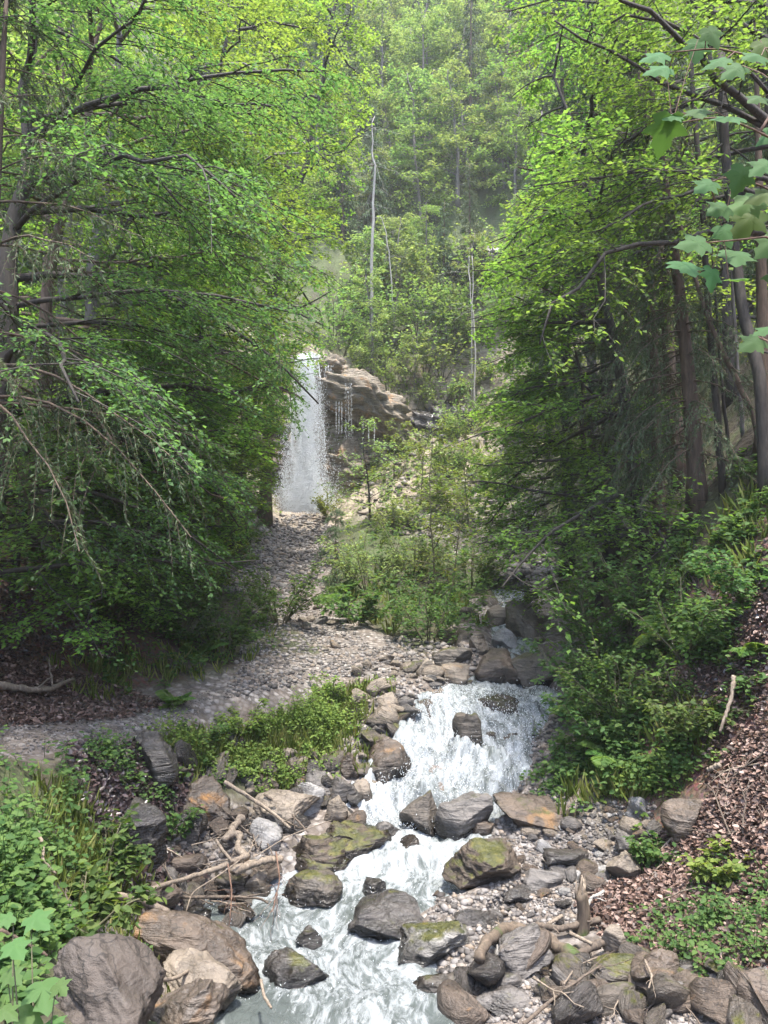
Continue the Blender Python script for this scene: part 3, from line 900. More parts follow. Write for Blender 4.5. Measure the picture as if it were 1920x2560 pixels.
ROCKS = [
    ((238, 2022, 432, 2191), 'dark_rock', 'dark tilted slab boulder with dead leaves on top, overhanging the driftwood'),
    ((440, 1950, 594, 2069), 'orange_rock', 'dark boulder with a bright orange stain below the grassy bank'),
    ((324, 1845, 442, 1993), 'dark_rock', 'shiny wet black rock just below the gravel path'),
    ((432, 2040, 506, 2130), 'dark_rock', 'dark squat rock tucked under the orange stained boulder'),
    ((700, 1960, 814, 2048), 'white_rock', 'smooth pale grey rounded boulder at the foot of the grassy bank'),
    ((615, 2062, 704, 2140), 'white_rock', 'white angular rock standing behind the mossy boulder and driftwood'),
    ((622, 1975, 795, 2092), 'tan_rock', 'long light brown slab leaning below the grassy bank'),
    ((790, 2068, 984, 2178), 'mossy_rock', 'moss topped brown boulder beside the rapids, upper one of the mossy pair'),
    ((710, 2095, 902, 2214), 'mossy_rock', 'moss capped boulder between the driftwood pile and the mossy brown boulder'),
    ((698, 2188, 858, 2284), 'part_mossy_rock', 'dark rounded boulder at the water edge below the moss capped boulder'),
    ((608, 2182, 680, 2246), 'tan_rock', 'small upright tan rock in the driftwood pile'),
    ((415, 2140, 514, 2200), 'brown_rock', 'brown rock under the end of the pale driftwood pole'),
    ((520, 2190, 612, 2262), 'part_mossy_rock', 'grey green rock behind the tangle of thin sticks'),
    ((310, 2300, 664, 2480), 'brown_rock', 'long brown layered ledge reaching into the pool'),
    ((646, 2402, 826, 2502), 'dark_rock', 'low dark wet ledge with water running over its end'),
    ((378, 2428, 596, 2556), 'tan_rock', 'pale cracked rock with a brown side in front of the brown ledge'),
    ((350, 2482, 556, 2610), 'orange_rock', 'rough brown and orange rock at the bottom of the photo'),
    ((78, 2376, 372, 2640), 'smooth_rock', 'big smooth brown boulder beside the large leaved herbs'),
    ((300, 2220, 446, 2292), 'brown_rock', 'flat brown plank like slab above the pool'),
    ((434, 2276, 524, 2326), 'dark_rock', 'blocky dark rock at the back corner of the pool'),
    ((540, 2262, 640, 2302), 'brown_rock', 'low wet brown rock along the back of the pool'),
    ((997, 1990, 1112, 2100), 'part_mossy_rock', 'dark angular boulder in the stream, smaller of the pair below the cascade'),
    ((1084, 1988, 1236, 2124), 'grey_rock', 'big rounded grey brown boulder in the stream below the cascade'),
    ((1106, 2112, 1314, 2238), 'mossy_rock', 'large mossy brown boulder at the edge of the gravel bar'),
    ((864, 2264, 1078, 2386), 'dark_rock', 'black wet boulder in midstream with water spilling over it'),
    ((980, 2312, 1198, 2446), 'ridged_rock', 'moss striped pale ridged boulder at the stream edge'),
    ((1246, 2340, 1390, 2462), 'grey_rock', 'tilted grey block with an orange corner in front of the curved log'),
    ((1232, 1996, 1424, 2100), 'brown_rock', 'broad brown layered ledge beside the foot of the cascade'),
    ((1360, 2128, 1482, 2200), 'dark_rock', 'dark brown boulder lying in the middle of the stony bar'),
    ((1250, 2218, 1360, 2272), 'dark_rock', 'flat pointed slate grey rock on the fine gravel'),
    ((1308, 2180, 1410, 2236), 'grey_rock', 'low grey rock behind the pointed slate grey rock'),
    ((904, 2208, 966, 2252), 'dark_rock', 'small black rock in the rapids above the wet boulder'),
    ((1032, 2446, 1188, 2518), 'part_mossy_rock', 'wet dark rock at the waterline in front of the ridged boulder'),
    ((1168, 2420, 1256, 2462), 'white_rock', 'pale flat stone between the ridged boulder and the tilted block'),
    ((1238, 2436, 1318, 2486), 'grey_rock', 'pale jagged stone in front of the tilted grey block'),
    ((1236, 2376, 1304, 2428), 'white_rock', 'whitish stone under the bend of the curved log'),
    ((1136, 2288, 1244, 2344), 'dark_rock', 'dark wet slab at the water edge left of the curved log'),
    ((1186, 2488, 1358, 2550), 'grey_rock', 'long flat grey wet slab at the bottom waterline'),
    ((1518, 2138, 1608, 2214), 'tan_rock', 'tan block with a sunlit flat top beside the leaf litter'),
    ((1660, 1996, 1786, 2116), 'brown_rock', 'sloping dark brown rock sticking out of the leafy slope'),
    ((1614, 2062, 1668, 2112), 'dark_rock', 'dark square rock at the lower end of the sloping brown rock'),
    ((1536, 2078, 1626, 2146), 'grey_rock', 'pale grey sloping slab above the tan block'),
    ((1508, 2326, 1580, 2396), 'tan_rock', 'round upright greenish grey stone standing on dead leaves'),
    ((1478, 2406, 1634, 2478), 'part_mossy_rock', 'mossy flat rock below the upright round stone'),
    ((1572, 2410, 1720, 2524), 'brown_rock', 'large brown block in the bank under the herbs'),
    ((1408, 2470, 1580, 2552), 'brown_rock', 'low wide brown slab along the bottom of the stony bank'),
    ((1566, 2000, 1632, 2042), 'grey_rock', 'grey rock below the shrubs at the head of the stony bar'),
    ((1850, 2462, 1980, 2580), 'brown_rock', 'brown rock cut by the corner of the photo under the herbs'),
    ((905, 1858, 1034, 1972), 'brown_rock', 'big cracked brown boulder between the grassy bank and the cascade'),
    ((922, 1734, 1000, 1788), 'tan_rock', 'pale flat topped stone near the head of the cascade'),
    ((1040, 1646, 1090, 1694), 'tan_rock', 'pale wedge shaped stone standing above the rubble'),
    ((1104, 1664, 1178, 1720), 'tan_rock', 'pale round stone at the end of the rubble above the cascade'),
    ((1184, 1630, 1312, 1722), 'brown_rock', 'large reddish brown boulder beside the little chute above the cascade'),
    ((1282, 1634, 1396, 1730), 'part_mossy_rock', 'moss topped boulder right of the little chute'),
    ((1132, 1788, 1208, 1890), 'part_mossy_rock', 'dark mossy rock splitting the cascade in two'),
    ((1190, 1742, 1312, 1790), 'part_mossy_rock', 'dark mossy ledge at the lip of the cascade'),
    ((714, 1900, 764, 1964), 'brown_rock', 'brown rock under the turf of the grassy bank, topmost of the heap'),
    ((754, 1932, 836, 2014), 'grey_rock', 'grey brown rock beside the smooth pale boulder'),
    ((848, 1890, 898, 1962), 'brown_rock', 'brown egg shaped rock beside the big cracked boulder'),
    ((824, 1950, 894, 2032), 'grey_rock', 'upright brown grey rock in the heap below the grassy bank'),
    ((882, 1954, 934, 2028), 'tan_rock', 'tall tan rock below the big cracked boulder'),
    ((806, 1998, 872, 2068), 'tan_rock', 'tan rock low in the heap near the mossy boulders'),
    ((936, 2058, 1008, 2108), 'grey_rock', 'grey rock in the water left of the boulder pair'),
    ((986, 2096, 1054, 2142), 'brown_rock', 'low wet brown rock just below the boulder pair'),
    ((1210, 1514, 1278, 1570), 'tan_rock', 'sunlit tan boulder upstream beyond the cascade'),
    ((1268, 1506, 1362, 1604), 'tan_rock', 'largest sunlit boulder upstream beside the beech leaves'),
    ((1174, 1586, 1224, 1644), 'part_mossy_rock', 'shaded mossy boulder upstream under the shrubs'),
    ((1080, 1616, 1182, 1668), 'part_mossy_rock', 'dark boulder at the foot of the shrub island'),
    ((1230, 1572, 1300, 1628), 'white_rock', 'long pale slab lying upstream between boulders'),
    ((736, 2330, 806, 2376), 'dark_rock', 'small dark rock under the white water left of the wet black boulder'),
    ((1180, 2058, 1238, 2112), 'brown_rock', 'small brown stone leaning on the big rounded boulder'),
]
rnd = np.random.RandomState(11)
for i, (b, m_, lab) in enumerate(ROCKS):
    kw = {}
    if 'overhanging' in lab:
        kw = dict(tilt=(0.25, -0.35), cuts=10)
    elif 'ledge' in lab or 'slab' in lab or 'plank' in lab:
        kw = dict(depth=1.0, cuts=8, tilt=(0.08, 0.12))
    elif 'smooth' in lab or 'rounded' in lab or 'round ' in lab:
        kw = dict(cuts=8, rough=0.08)
    elif 'block' in lab or 'angular' in lab or 'wedge' in lab:
        kw = dict(cuts=14, rough=0.06)
    if 'sloping dark' in lab:
        kw = dict(tilt=(0.2, -0.75), depth=0.9, cuts=14, hscale=0.8, rough=0.08)
    if 'big smooth' in lab:
        kw = dict(cuts=6, rough=0.13, tilt=(0.0, 0.42), depth=1.1, hscale=0.85)
    if 'long brown layered ledge' in lab:
        kw = dict(depth=0.6, cuts=8, tilt=(0.1, 0.28))
    rock(b, m_, lab, 100 + i * 7, **kw)

# stones one could count, in groups
PROTO = []
for i in range(10):
    P, Fc = rock_shape(900 + i, 3, 8, 0.10)
    P = P * np.array([0.5, 0.5 * rnd.uniform(0.6, 0.9), 0.5 * rnd.uniform(0.45, 0.75)])
    mb = MB()
    mb.add(P, Fc)
    PROTO.append(mb.data('stone', True))
PM = {}

def stone_mesh(i, mat):
    if (i, mat) not in PM:
        me = PROTO[i].copy()
        me.materials.clear()
        me.materials.append(MATS[mat])
        PM[(i, mat)] = me
    return PM[(i, mat)]

def stones(poly, n, lo, hi, mats, label, group, seed):
    rs = np.random.RandomState(seed)
    k = 0
    for p in scatter(poly, n * 3, rs):
        if k >= n:
            break
        if any((p[0] - a) ** 2 + (p[1] - b) ** 2 < (c * 0.8) ** 2 for a, b, c in ROCK_FOOT):
            continue
        s = lo * (hi / lo) ** rs.uniform() ** 1.6
        o = bpy.data.objects.new('stone', stone_mesh(rs.randint(10), mats[rs.randint(len(mats))]))
        COL.objects.link(o)
        o.location = (p[0], p[1], HT(p[0], p[1]) + s * 0.14)
        o.rotation_euler = (rs.normal() * 0.35, rs.normal() * 0.35, rs.uniform(0, 6.28))
        o.scale = (s, s, s * rs.uniform(0.8, 1.2))
        tag(o, label, 'stone', group)
        k += 1

stones([(850, 1660), (960, 1640), (1150, 1680), (1180, 1720), (1080, 1760), (990, 1830), (920, 1850), (870, 1780)], 50, 0.16, 0.50, ['tan_rock', 'grey_rock', 'tan_rock', 'part_mossy_rock'],
       'pale angular stone in the rubble between the path and the cascade', 'rubble stones above the cascade', 1)
stones([(600, 1900), (760, 1890), (900, 1880), (960, 1990), (900, 2070), (780, 2060), (620, 2060)], 28, 0.15, 0.42, ['brown_rock', 'grey_rock', 'tan_rock'],
       'brown stone in the heap under the grassy bank', 'stones heaped under the grassy bank', 2)
stones([(1250, 2080), (1420, 2030), (1600, 2010), (1640, 2080), (1500, 2220), (1380, 2270), (1300, 2180)], 62, 0.10, 0.36, ['grey_rock', 'tan_rock', 'white_rock', 'brown_rock'],
       'small mixed stone lying on the stony bar beside the leaf litter', 'stones on the stony bar', 3)
stones([(1080, 2480), (1300, 2400), (1500, 2400), (1900, 2440), (1920, 2560), (1050, 2560)], 76, 0.12, 0.45, ['grey_rock', 'brown_rock', 'part_mossy_rock', 'dark_rock'],
       'small stone along the shaded lower bank', 'stones along the lower bank', 4)
stones([(640, 1490), (760, 1470), (830, 1560), (900, 1620), (760, 1620), (700, 1570)], 20, 0.12, 0.45, ['tan_rock', 'grey_rock'],
       'pale stone on the slope beside the bend of the path', 'stones beside the path bend', 5)
stones([(1150, 1500), (1400, 1500), (1390, 1630), (1150, 1660)], 18, 0.25, 0.7, ['tan_rock', 'brown_rock', 'part_mossy_rock'],
       'boulder in the upper stream bed beyond the cascade', 'boulders in the upper stream bed', 6)
stones([(420, 2080), (640, 2060), (690, 2190), (680, 2290), (420, 2280)], 22, 0.14, 0.48, ['brown_rock', 'dark_rock', 'grey_rock'],
       'dark stone among the driftwood beside the pool', 'stones among the driftwood', 7)
stones([(1200, 2260), (1420, 2250), (1500, 2330), (1420, 2420), (1220, 2420)], 24, 0.08, 0.26, ['grey_rock', 'dark_rock', 'brown_rock'],
       'small dark stone packed around the curved mossy log', 'stones around the curved log', 9)
stones([(760, 2190), (1100, 2160), (1080, 2420), (720, 2420)], 9, 0.10, 0.32, ['dark_rock', 'dark_rock', 'brown_rock'],
       'dark wet stone breaking the white water of the rapids', 'wet stones in the rapids', 8)
stones([(1050, 1760), (1360, 1760), (1290, 1930), (1000, 1960)], 12, 0.16, 0.42, ['dark_rock', 'part_mossy_rock'],
       'dark wet stone showing through the white cascade', 'stones showing through the cascade', 10)

bm_rs = np.random.RandomState(55)
for lab_, grp_, poly_, n_, lo_, hi_, mats_ in [
        ('dark mossy boulder in the heap between the turf bank and the driftwood', 'dark boulders below the turf bank', [(430, 1900), (600, 1900), (900, 1900), (890, 2060), (700, 2080), (450, 2080)], 20, 0.28, 0.62, ['part_mossy_rock', 'brown_rock', 'dark_rock']),
        ('dark wet boulder around the edge of the pool', 'dark boulders around the pool', [(400, 2200), (700, 2180), (700, 2300), (400, 2300)], 8, 0.25, 0.5, ['dark_rock', 'part_mossy_rock']),
        ('dark boulder half buried in the shaded lower bank', 'dark boulders in the lower bank', [(1180, 2380), (1480, 2380), (1900, 2480), (1900, 2560), (1100, 2560)], 14, 0.28, 0.6, ['dark_rock', 'part_mossy_rock', 'brown_rock']),
        ('mossy boulder along the far edge of the cascade', 'mossy boulders beside the cascade', [(900, 1780), (1020, 1740), (1000, 1860), (920, 1960)], 8, 0.25, 0.5, ['part_mossy_rock', 'mossy_rock'])]:
    for p_ in scatter(poly_, n_, bm_rs):
        s__ = bm_rs.uniform(lo_, hi_)
        o = bpy.data.objects.new('boulder', stone_mesh(bm_rs.randint(10), mats_[bm_rs.randint(len(mats_))]))
        COL.objects.link(o)
        o.location = (p_[0], p_[1], float(HT(p_[0], p_[1])) + s__ * 0.12)
        o.rotation_euler = (bm_rs.normal() * 0.4, bm_rs.normal() * 0.4, bm_rs.uniform(0, 6.28))
        o.scale = (s__ * 1.2, s__, s__)
        tag(o, lab_, 'boulder', grp_)

# loose gravel
m, t, out = new_mat('gravel')
g = t.nodes.new('ShaderNodeNewGeometry')
c = ramp(t, [(0, (0.035, 0.03, 0.027)), (0.35, (0.10, 0.09, 0.082)), (0.7, (0.20, 0.184, 0.172)), (0.9, (0.19, 0.148, 0.11)), (1, (0.28, 0.265, 0.25))], g.outputs['Random Per Island'])
p = node(t, 'ShaderNodeBsdfPrincipled', i_Roughness=0.75)
t.links.new(c, p.inputs['Base Color'])
t.links.new(p.outputs[0], out.inputs[0])

def gravel(mb, C, S, rs):
    P, Fc = ICO[1]
    n = len(C)
    V = P[None] * (1 + rs.uniform(-0.28, 0.28, (n, len(P), 1)))
    sc_ = np.stack([rs.uniform(0.7, 1.2, n), rs.uniform(0.6, 1.1, n), rs.uniform(0.4, 0.75, n)], -1)
    V = V * sc_[:, None] * S[:, None, None] * 0.5
    an = rs.uniform(0, 6.28, n)
    ca_, sa = np.cos(an)[:, None], np.sin(an)[:, None]
    V = np.stack([V[..., 0] * ca_ - V[..., 1] * sa, V[..., 0] * sa + V[..., 1] * ca_, V[..., 2]], -1) + C[:, None]
    mb.add(V.reshape(-1, 3), (Fc[None] + (np.arange(n) * len(P))[:, None, None]).reshape(-1, 3))

rs = np.random.RandomState(21)
mb = MB()
for poly, n, lo, hi in [
    ([(560, 1400), (700, 1290), (820, 1290), (850, 1380), (800, 1440), (720, 1500), (540, 1480)], 5200, 0.06, 0.30),
    ([(640, 1500), (760, 1470), (930, 1620), (1000, 1640), (880, 1690), (700, 1720), (560, 1750)], 3600, 0.03, 0.14),
    ([(0, 1800), (350, 1750), (560, 1720), (500, 1790), (300, 1850), (0, 1900)], 2600, 0.012, 0.05),
    ([(1250, 2060), (1450, 2010), (1640, 2010), (1640, 2100), (1450, 2330), (1200, 2350)], 5200, 0.015, 0.09),
    ([(1050, 2460), (1300, 2380), (1600, 2420), (1920, 2420), (1920, 2560), (1000, 2560)], 4600, 0.015, 0.08),
    ([(860, 1660), (960, 1640), (1180, 1680), (1080, 1770), (920, 1860), (700, 2060), (600, 2040), (860, 1840)], 1800, 0.03, 0.12),
    ([(1250, 1330), (1420, 1300), (1430, 1420), (1250, 1540)], 1500, 0.06, 0.4),
    ([(1080, 2230), (1260, 2230), (1300, 2400), (1180, 2490), (1040, 2470)], 1500, 0.02, 0.12),
    ([(1180, 1960), (1400, 1960), (1420, 2060), (1230, 2130)], 700, 0.02, 0.14),
    ([(400, 2040), (700, 2000), (700, 2290), (420, 2300)], 1300, 0.02, 0.14),
    ([(960, 1590), (1200, 1620), (1180, 1700), (960, 1660)], 900, 0.04, 0.2),
    ([(1330, 1740), (1420, 1740), (1380, 1960), (1300, 1960)], 500, 0.03, 0.15),
    ([(840, 1050), (1150, 1080), (1250, 1250), (1150, 1400), (900, 1300)], 1200, 0.08, 0.5),
]:
    C = scatter(poly, n, rs)
    S = lo * (hi / lo) ** (rs.uniform(size=len(C)) ** 2.0)
    C[:, 2] = HT(C[:, 0], C[:, 1]) + S * 0.10
    gravel(mb, C, S, rs)
tag(mb.build('gravel', MATS['gravel']), 'loose grey gravel on the path, the fan below the fall and the stream banks', 'gravel', kind='stuff')

# ------------------------------------------------------------------ dead leaves
rs = np.random.RandomState(22)
mb = MB()
for poly, n in [([(1500, 2330), (1440, 2260), (1560, 2200), (1640, 2090), (1780, 2000), (1920, 1830), (1920, 2420), (1600, 2430)], 15000),
                ([(1650, 1700), (1920, 1480), (1920, 1900), (1780, 2000)], 3500),
                ([(0, 1640), (200, 1690), (420, 1760), (300, 1800), (0, 1820)], 5000)]:
    C = scatter(poly, n, rs)
    n = len(C)
    C = C + rs.normal(size=(n, 3)) * np.array([0.03, 0.03, 0.0])
    C[:, 2] = HT(C[:, 0], C[:, 1]) + rs.uniform(0.005, 0.05, n)
    D = rs.normal(size=(n, 3)) * np.array([1, 1, 0.5])
    N = rs.normal(size=(n, 3)) * 0.45 + np.array([-0.35, -0.1, 1])
    leaves(mb, C, D, N, rs.uniform(0.03, 0.085, n), 0.62, 6, rs)
tag(mb.build('leaf_litter', MATS['litter_leaf']), 'pinkish brown dead beech leaves covering the steep bank', 'dead leaves', kind='stuff')
mb = MB()
for poly, n in [([(240, 2020), (430, 2030), (420, 2110), (250, 2110)], 1500), ([(160, 1860), (560, 1860), (560, 1960), (440, 2060), (200, 2060)], 3600),
                ([(1700, 1580), (1920, 1350), (1920, 1780), (1750, 1760)], 2200), ([(0, 1380), (250, 1400), (300, 1650), (0, 1660)], 2500),
                ([(360, 2120), (520, 2160), (500, 2290), (330, 2260)], 800)]:
    C = scatter(poly, n, rs)
    n = len(C)
    C[:, 2] = HT(C[:, 0], C[:, 1]) + rs.uniform(0.005, 0.05, n)
    leaves(mb, C, rs.normal(size=(n, 3)), rs.normal(size=(n, 3)) * 0.5 + np.array([0, -0.2, 1]), rs.uniform(0.05, 0.09, n), 0.62, 6, rs)
tag(mb.build('dark_leaf_litter', MATS['dark_litter']), 'dark wet rotting leaves on the shaded rocks and soil', 'dead leaves', kind='stuff')

# ------------------------------------------------------------------ ground cover
def herbs(name, mat, label, jobs, seed):
    rs = np.random.RandomState(seed)
    mb = MB()
    for poly, n, hmin, hmax, Ls, per in jobs:
        C = scatter(poly, n, rs)
        n = len(C)
        C = C + rs.normal(size=(n, 3)) * np.array([0.16, 0.16, 0]) * (C[:, 1:2] / 9)
        C[:, 2] = HT(C[:, 0], C[:, 1])
        C = C[(path_dist(C[:, 0], C[:, 1]) > -0.1) & ~in_stream(C[:, 0], C[:, 1], -0.1)]
        n = len(C)
        pn = fbm(C * np.array([1.6, 1.6, 1.6]), 3, seed)
        C = C[rs.uniform(size=n) < np.clip(0.55 + pn * 1.5, 0.03, 1)]
        n = len(C)
        pn = fbm(C * 2.3, 2, seed + 3)
        h = rs.uniform(hmin, hmax, n) * np.clip(1 + pn * 0.8, 0.4, 1.7)
        top = C + np.stack([rs.normal(size=n) * 0.25 * h, rs.normal(size=n) * 0.25 * h - 0.1 * h, h], -1)
        st = np.stack([C, (C + top) / 2 + rs.normal(size=(n, 3)) * 0.02, top], 1)
        tubes(mb, st, np.array([[0.004, 0.003, 0.002]]), 3)
        f = rs.uniform(0.35, 1.0, (n, per))
        az = rs.uniform(0, 6.28, (n, per))
        B = C[:, None] + (top - C)[:, None] * f[..., None]
        D = np.stack([np.cos(az), np.sin(az), rs.uniform(-0.35, 0.45, (n, per))], -1)
        L = Ls * rs.uniform(0.5, 1.3, (n, per)) * rs.uniform(0.7, 1.25, (n, 1))
        B = B + D * (L * rs.uniform(0.1, 0.9, (n, per)))[..., None]
        N = np.stack([rs.normal(size=(n, per)) * 0.3, rs.normal(size=(n, per)) * 0.3 - 0.25, np.ones((n, per))], -1)
        leaves(mb, B.reshape(-1, 3), D.reshape(-1, 3), N.reshape(-1, 3), L.ravel(), 0.68, 6, rs)
    return tag(mb.build(name, MATS[mat]), label, 'undergrowth', kind='stuff')

herbs('undergrowth', 'herb_leaf', 'leafy green herbs covering both banks', [
    ([(0, 1880), (130, 1880), (200, 2000), (235, 2140), (300, 2230), (290, 2320), (170, 2370), (0, 2400)], 1250, 0.05, 0.32, 0.066, 7),
    ([(0, 2380), (90, 2400), (110, 2560), (0, 2560)], 60, 0.05, 0.2, 0.09, 6),
    ([(200, 1860), (350, 1860), (560, 1900), (520, 1980), (440, 2030), (300, 2040)], 420, 0.05, 0.22, 0.06, 7),
    ([(1380, 1880), (1450, 1980), (1420, 2020), (1300, 1990)], 120, 0.05, 0.2, 0.06, 7),
    ([(1620, 2300), (1760, 2250), (1920, 2180), (1920, 2440), (1640, 2430)], 260, 0.05, 0.26, 0.05, 7),
    ([(1420, 1970), (1370, 1890), (1450, 1700), (1600, 1560), (1820, 1500), (1850, 1800), (1700, 1930), (1500, 1990)], 1800, 0.08, 0.40, 0.08, 8),
    ([(1640, 1450), (1760, 1260), (1920, 1100), (1920, 1480), (1750, 1560)], 700, 0.08, 0.3, 0.09, 7),
    ([(300, 1540), (560, 1460), (660, 1540), (640, 1640), (500, 1680), (280, 1730)], 1000, 0.08, 0.38, 0.09, 8),
    ([(830, 1420), (1000, 1280), (1220, 1300), (1250, 1480), (1150, 1600), (940, 1600)], 1500, 0.15, 0.6, 0.12, 8),
], 31)
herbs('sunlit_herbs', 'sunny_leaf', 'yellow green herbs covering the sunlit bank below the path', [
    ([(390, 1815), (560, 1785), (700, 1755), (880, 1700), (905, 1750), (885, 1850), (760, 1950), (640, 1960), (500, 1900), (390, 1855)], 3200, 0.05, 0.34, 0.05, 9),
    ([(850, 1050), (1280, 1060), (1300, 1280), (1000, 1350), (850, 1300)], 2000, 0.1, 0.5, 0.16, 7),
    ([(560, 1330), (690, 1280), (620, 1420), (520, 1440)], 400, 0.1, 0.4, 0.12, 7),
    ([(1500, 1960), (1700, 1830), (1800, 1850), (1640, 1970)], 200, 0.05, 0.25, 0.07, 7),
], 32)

def grass(jobs, seed):
    rs = np.random.RandomState(seed)
    mb = MB()
    for poly, n, lo, hi in jobs:
        C0 = scatter(poly, n // 14, rs)
        C0 = C0 + rs.normal(size=C0.shape) * np.array([0.18, 0.18, 0]) * (C0[:, 1:2] / 10)
        C0 = C0[(path_dist(C0[:, 0], C0[:, 1]) > -0.1) & ~in_stream(C0[:, 0], C0[:, 1], -0.1) & (rs.uniform(size=len(C0)) < np.clip(0.6 + 1.3 * fbm(C0 * 1.7, 3, seed), 0.05, 1))]
        C = np.repeat(C0, 14, 0) + rs.normal(size=(len(C0) * 14, 3)) * np.array([0.05, 0.05, 0])
        n = len(C)
        C[:, 2] = HT(C[:, 0], C[:, 1]) - 0.01
        lean = rs.normal(size=(len(C0), 2)) * 0.25
        D = np.concatenate([np.repeat(lean, 14, 0) + rs.normal(size=(n, 2)) * 0.38, np.ones((n, 1))], 1)
        N = np.concatenate([D[:, :2] * 2 + rs.normal(size=(n, 2)) * 0.6, np.full((n, 1), 0.3)], 1)
        leaves(mb, C, D, N, rs.uniform(lo, hi, n), 0.028, 6, rs)
    return tag(mb.build('grass', MATS['grass_blade']), 'long green grass on the path edges and banks', 'grass', kind='stuff')

grass([([(420, 1820), (560, 1790), (700, 1760), (880, 1710), (900, 1760), (880, 1860), (740, 1950), (640, 1950), (420, 1870)], 13000, 0.08, 0.30),
       ([(820, 1720), (840, 1680), (890, 1680), (860, 1740)], 500, 0.12, 0.3),
       ([(150, 1680), (400, 1640), (650, 1600), (620, 1660), (380, 1720), (160, 1730)], 1500, 0.10, 0.28),
       ([(280, 2360), (330, 2300), (400, 2400), (350, 2520), (260, 2450)], 1800, 0.06, 0.18),
       ([(140, 1960), (240, 2000), (330, 2200), (260, 2330), (150, 2250)], 2200, 0.08, 0.25),
       ([(1400, 1960), (1550, 1850), (1720, 1800), (1720, 1900), (1560, 1980)], 2400, 0.12, 0.38),
       ([(1700, 1400), (1920, 1150), (1920, 1420), (1800, 1560)], 1500, 0.12, 0.4),
       ([(850, 1480), (1000, 1400), (1200, 1400), (1150, 1600), (940, 1600)], 1800, 0.2, 0.5),
       ([(900, 1020), (1200, 1060), (1250, 1200), (900, 1200)], 1800, 0.2, 0.6)], 41)

# ------------------------------------------------------------------ plants
def curves(B, D, L, n, droop=0.0, wob=0.0, rs=RS):
    M = len(B)
    s = np.linspace(0, 1, n)[None, :, None]
    L = np.broadcast_to(np.asarray(L, float), (M,))[:, None, None]
    D = unit(D)[:, None]
    P = B[:, None] + D * L * s
    dr = np.broadcast_to(np.asarray(droop, float), (M,))[:, None]
    P[..., 2] -= dr * L[..., 0] * s[..., 0] ** 2
    if wob:
        w_ = np.cumsum(rs.normal(size=(M, n, 3)), 1) * s
        P = P + w_ * L * wob / math.sqrt(n)
    return P

def sample(P, i, s):
    """points and tangents on curves P (M,n,3) of index i at parameter s"""
    n = P.shape[1]
    f = np.clip(s, 0, 0.9999) * (n - 1)
    k = f.astype(int)
    a, b = P[i, k], P[i, k + 1]
    return a + (b - a) * (f - k)[:, None], unit(b - a)

def side(T, ang, rs, up=0.12):
    """turn directions in the flat by +-ang"""
    a = ang * np.where(rs.uniform(size=len(T)) < 0.5, -1, 1)
    ca_, sa = np.cos(a), np.sin(a)
    D = np.stack([T[:, 0] * ca_ - T[:, 1] * sa, T[:, 0] * sa + T[:, 1] * ca_, T[:, 2] * 0.5 + rs.normal(size=len(T)) * up], -1)
    return unit(D)

def blades(mb, P, spacing, leafL, smin, rs, flat=0.35, wid=0.6, k=4, clip=None, tilt=(0, 0, 0)):
    ln = np.linalg.norm(np.diff(P, axis=1), axis=2).sum(1)
    cnt = np.maximum(1, (ln * (1 - smin) / spacing + rs.uniform(size=len(ln))).astype(int))
    i = np.repeat(np.arange(len(P)), cnt)
    s = rs.uniform(smin, 1.0, len(i))
    C, T = sample(P, i, s)
    D = side(T, rs.uniform(0.4, 1.2, len(i)), rs, 0.25)
    C = C + rs.normal(size=C.shape) * leafL * np.array([0.2, 0.2, 0.45])
    N = rs.normal(size=C.shape) * flat + np.array([0, 0, 1.0]) + np.array(tilt)
    if clip is not None:
        ok = clip(C)
        C, D, N = C[ok], D[ok], N[ok]
    if len(C):
        leaves(mb, C, D, N, leafL * rs.uniform(0.65, 1.25, len(C)), wid, k, rs)

def crown(wood, leafmb, limbs, Ll, rl, rs, ntw=14, n2=6, leafL=0.09, spacing=0.06, droop=0.25, clip=None, k=4, twl=0.40, smin=0.15, flat=0.35, tw_r=1.0):
    M = len(limbs)
    tubes(wood, limbs, rl[:, None] * np.linspace(1, 0.18, limbs.shape[1])[None] + 0.004, 5)
    i = np.repeat(np.arange(M), ntw)
    s = smin + (1 - smin) * (np.tile(np.arange(ntw), M) + rs.uniform(size=len(i))) / ntw
    B, T = sample(limbs, i, s)
    D = side(T, rs.uniform(0.5, 1.1, len(i)), rs)
    L1 = Ll[i] * twl * (1 - 0.5 * s) * rs.uniform(0.6, 1.3, len(i))
    t1 = curves(B, D, L1, 6, droop * rs.uniform(0.2, 1.4, len(i)), 0.10, rs)
    if clip is not None:
        ok = clip(t1[:, -1])
        t1, L1, s, i = t1[ok], L1[ok], s[ok], i[ok]
    tubes(wood, t1, (tw_r * (0.004 + 0.0045 * L1))[:, None] * np.linspace(1, 0.35, 6)[None], 3)
    j = np.repeat(np.arange(len(t1)), n2)
    s2 = rs.uniform(0.12, 1.0, len(j))
    B, T = sample(t1, j, s2)
    D = side(T, rs.uniform(0.5, 1.1, len(j)), rs)
    L2 = L1[j] * 0.42 * (1 - 0.4 * s2) * rs.uniform(0.6, 1.3, len(j))
    t2 = curves(B, D, L2, 4, droop * 0.8, 0.08, rs)
    if clip is not None:
        ok = clip(t2[:, -1])
        t2 = t2[ok]
        L2 = L2[ok]
    tubes(wood, t2, np.full((len(t2), 1), 0.0035 * tw_r) * np.linspace(1, 0.5, 4)[None], 3)
    blades(leafmb, t2, spacing, leafL, 0.05, rs, flat, 0.62, k, clip)
    blades(leafmb, t1, spacing * 1.6, leafL, 0.35, rs, flat, 0.62, k, clip)

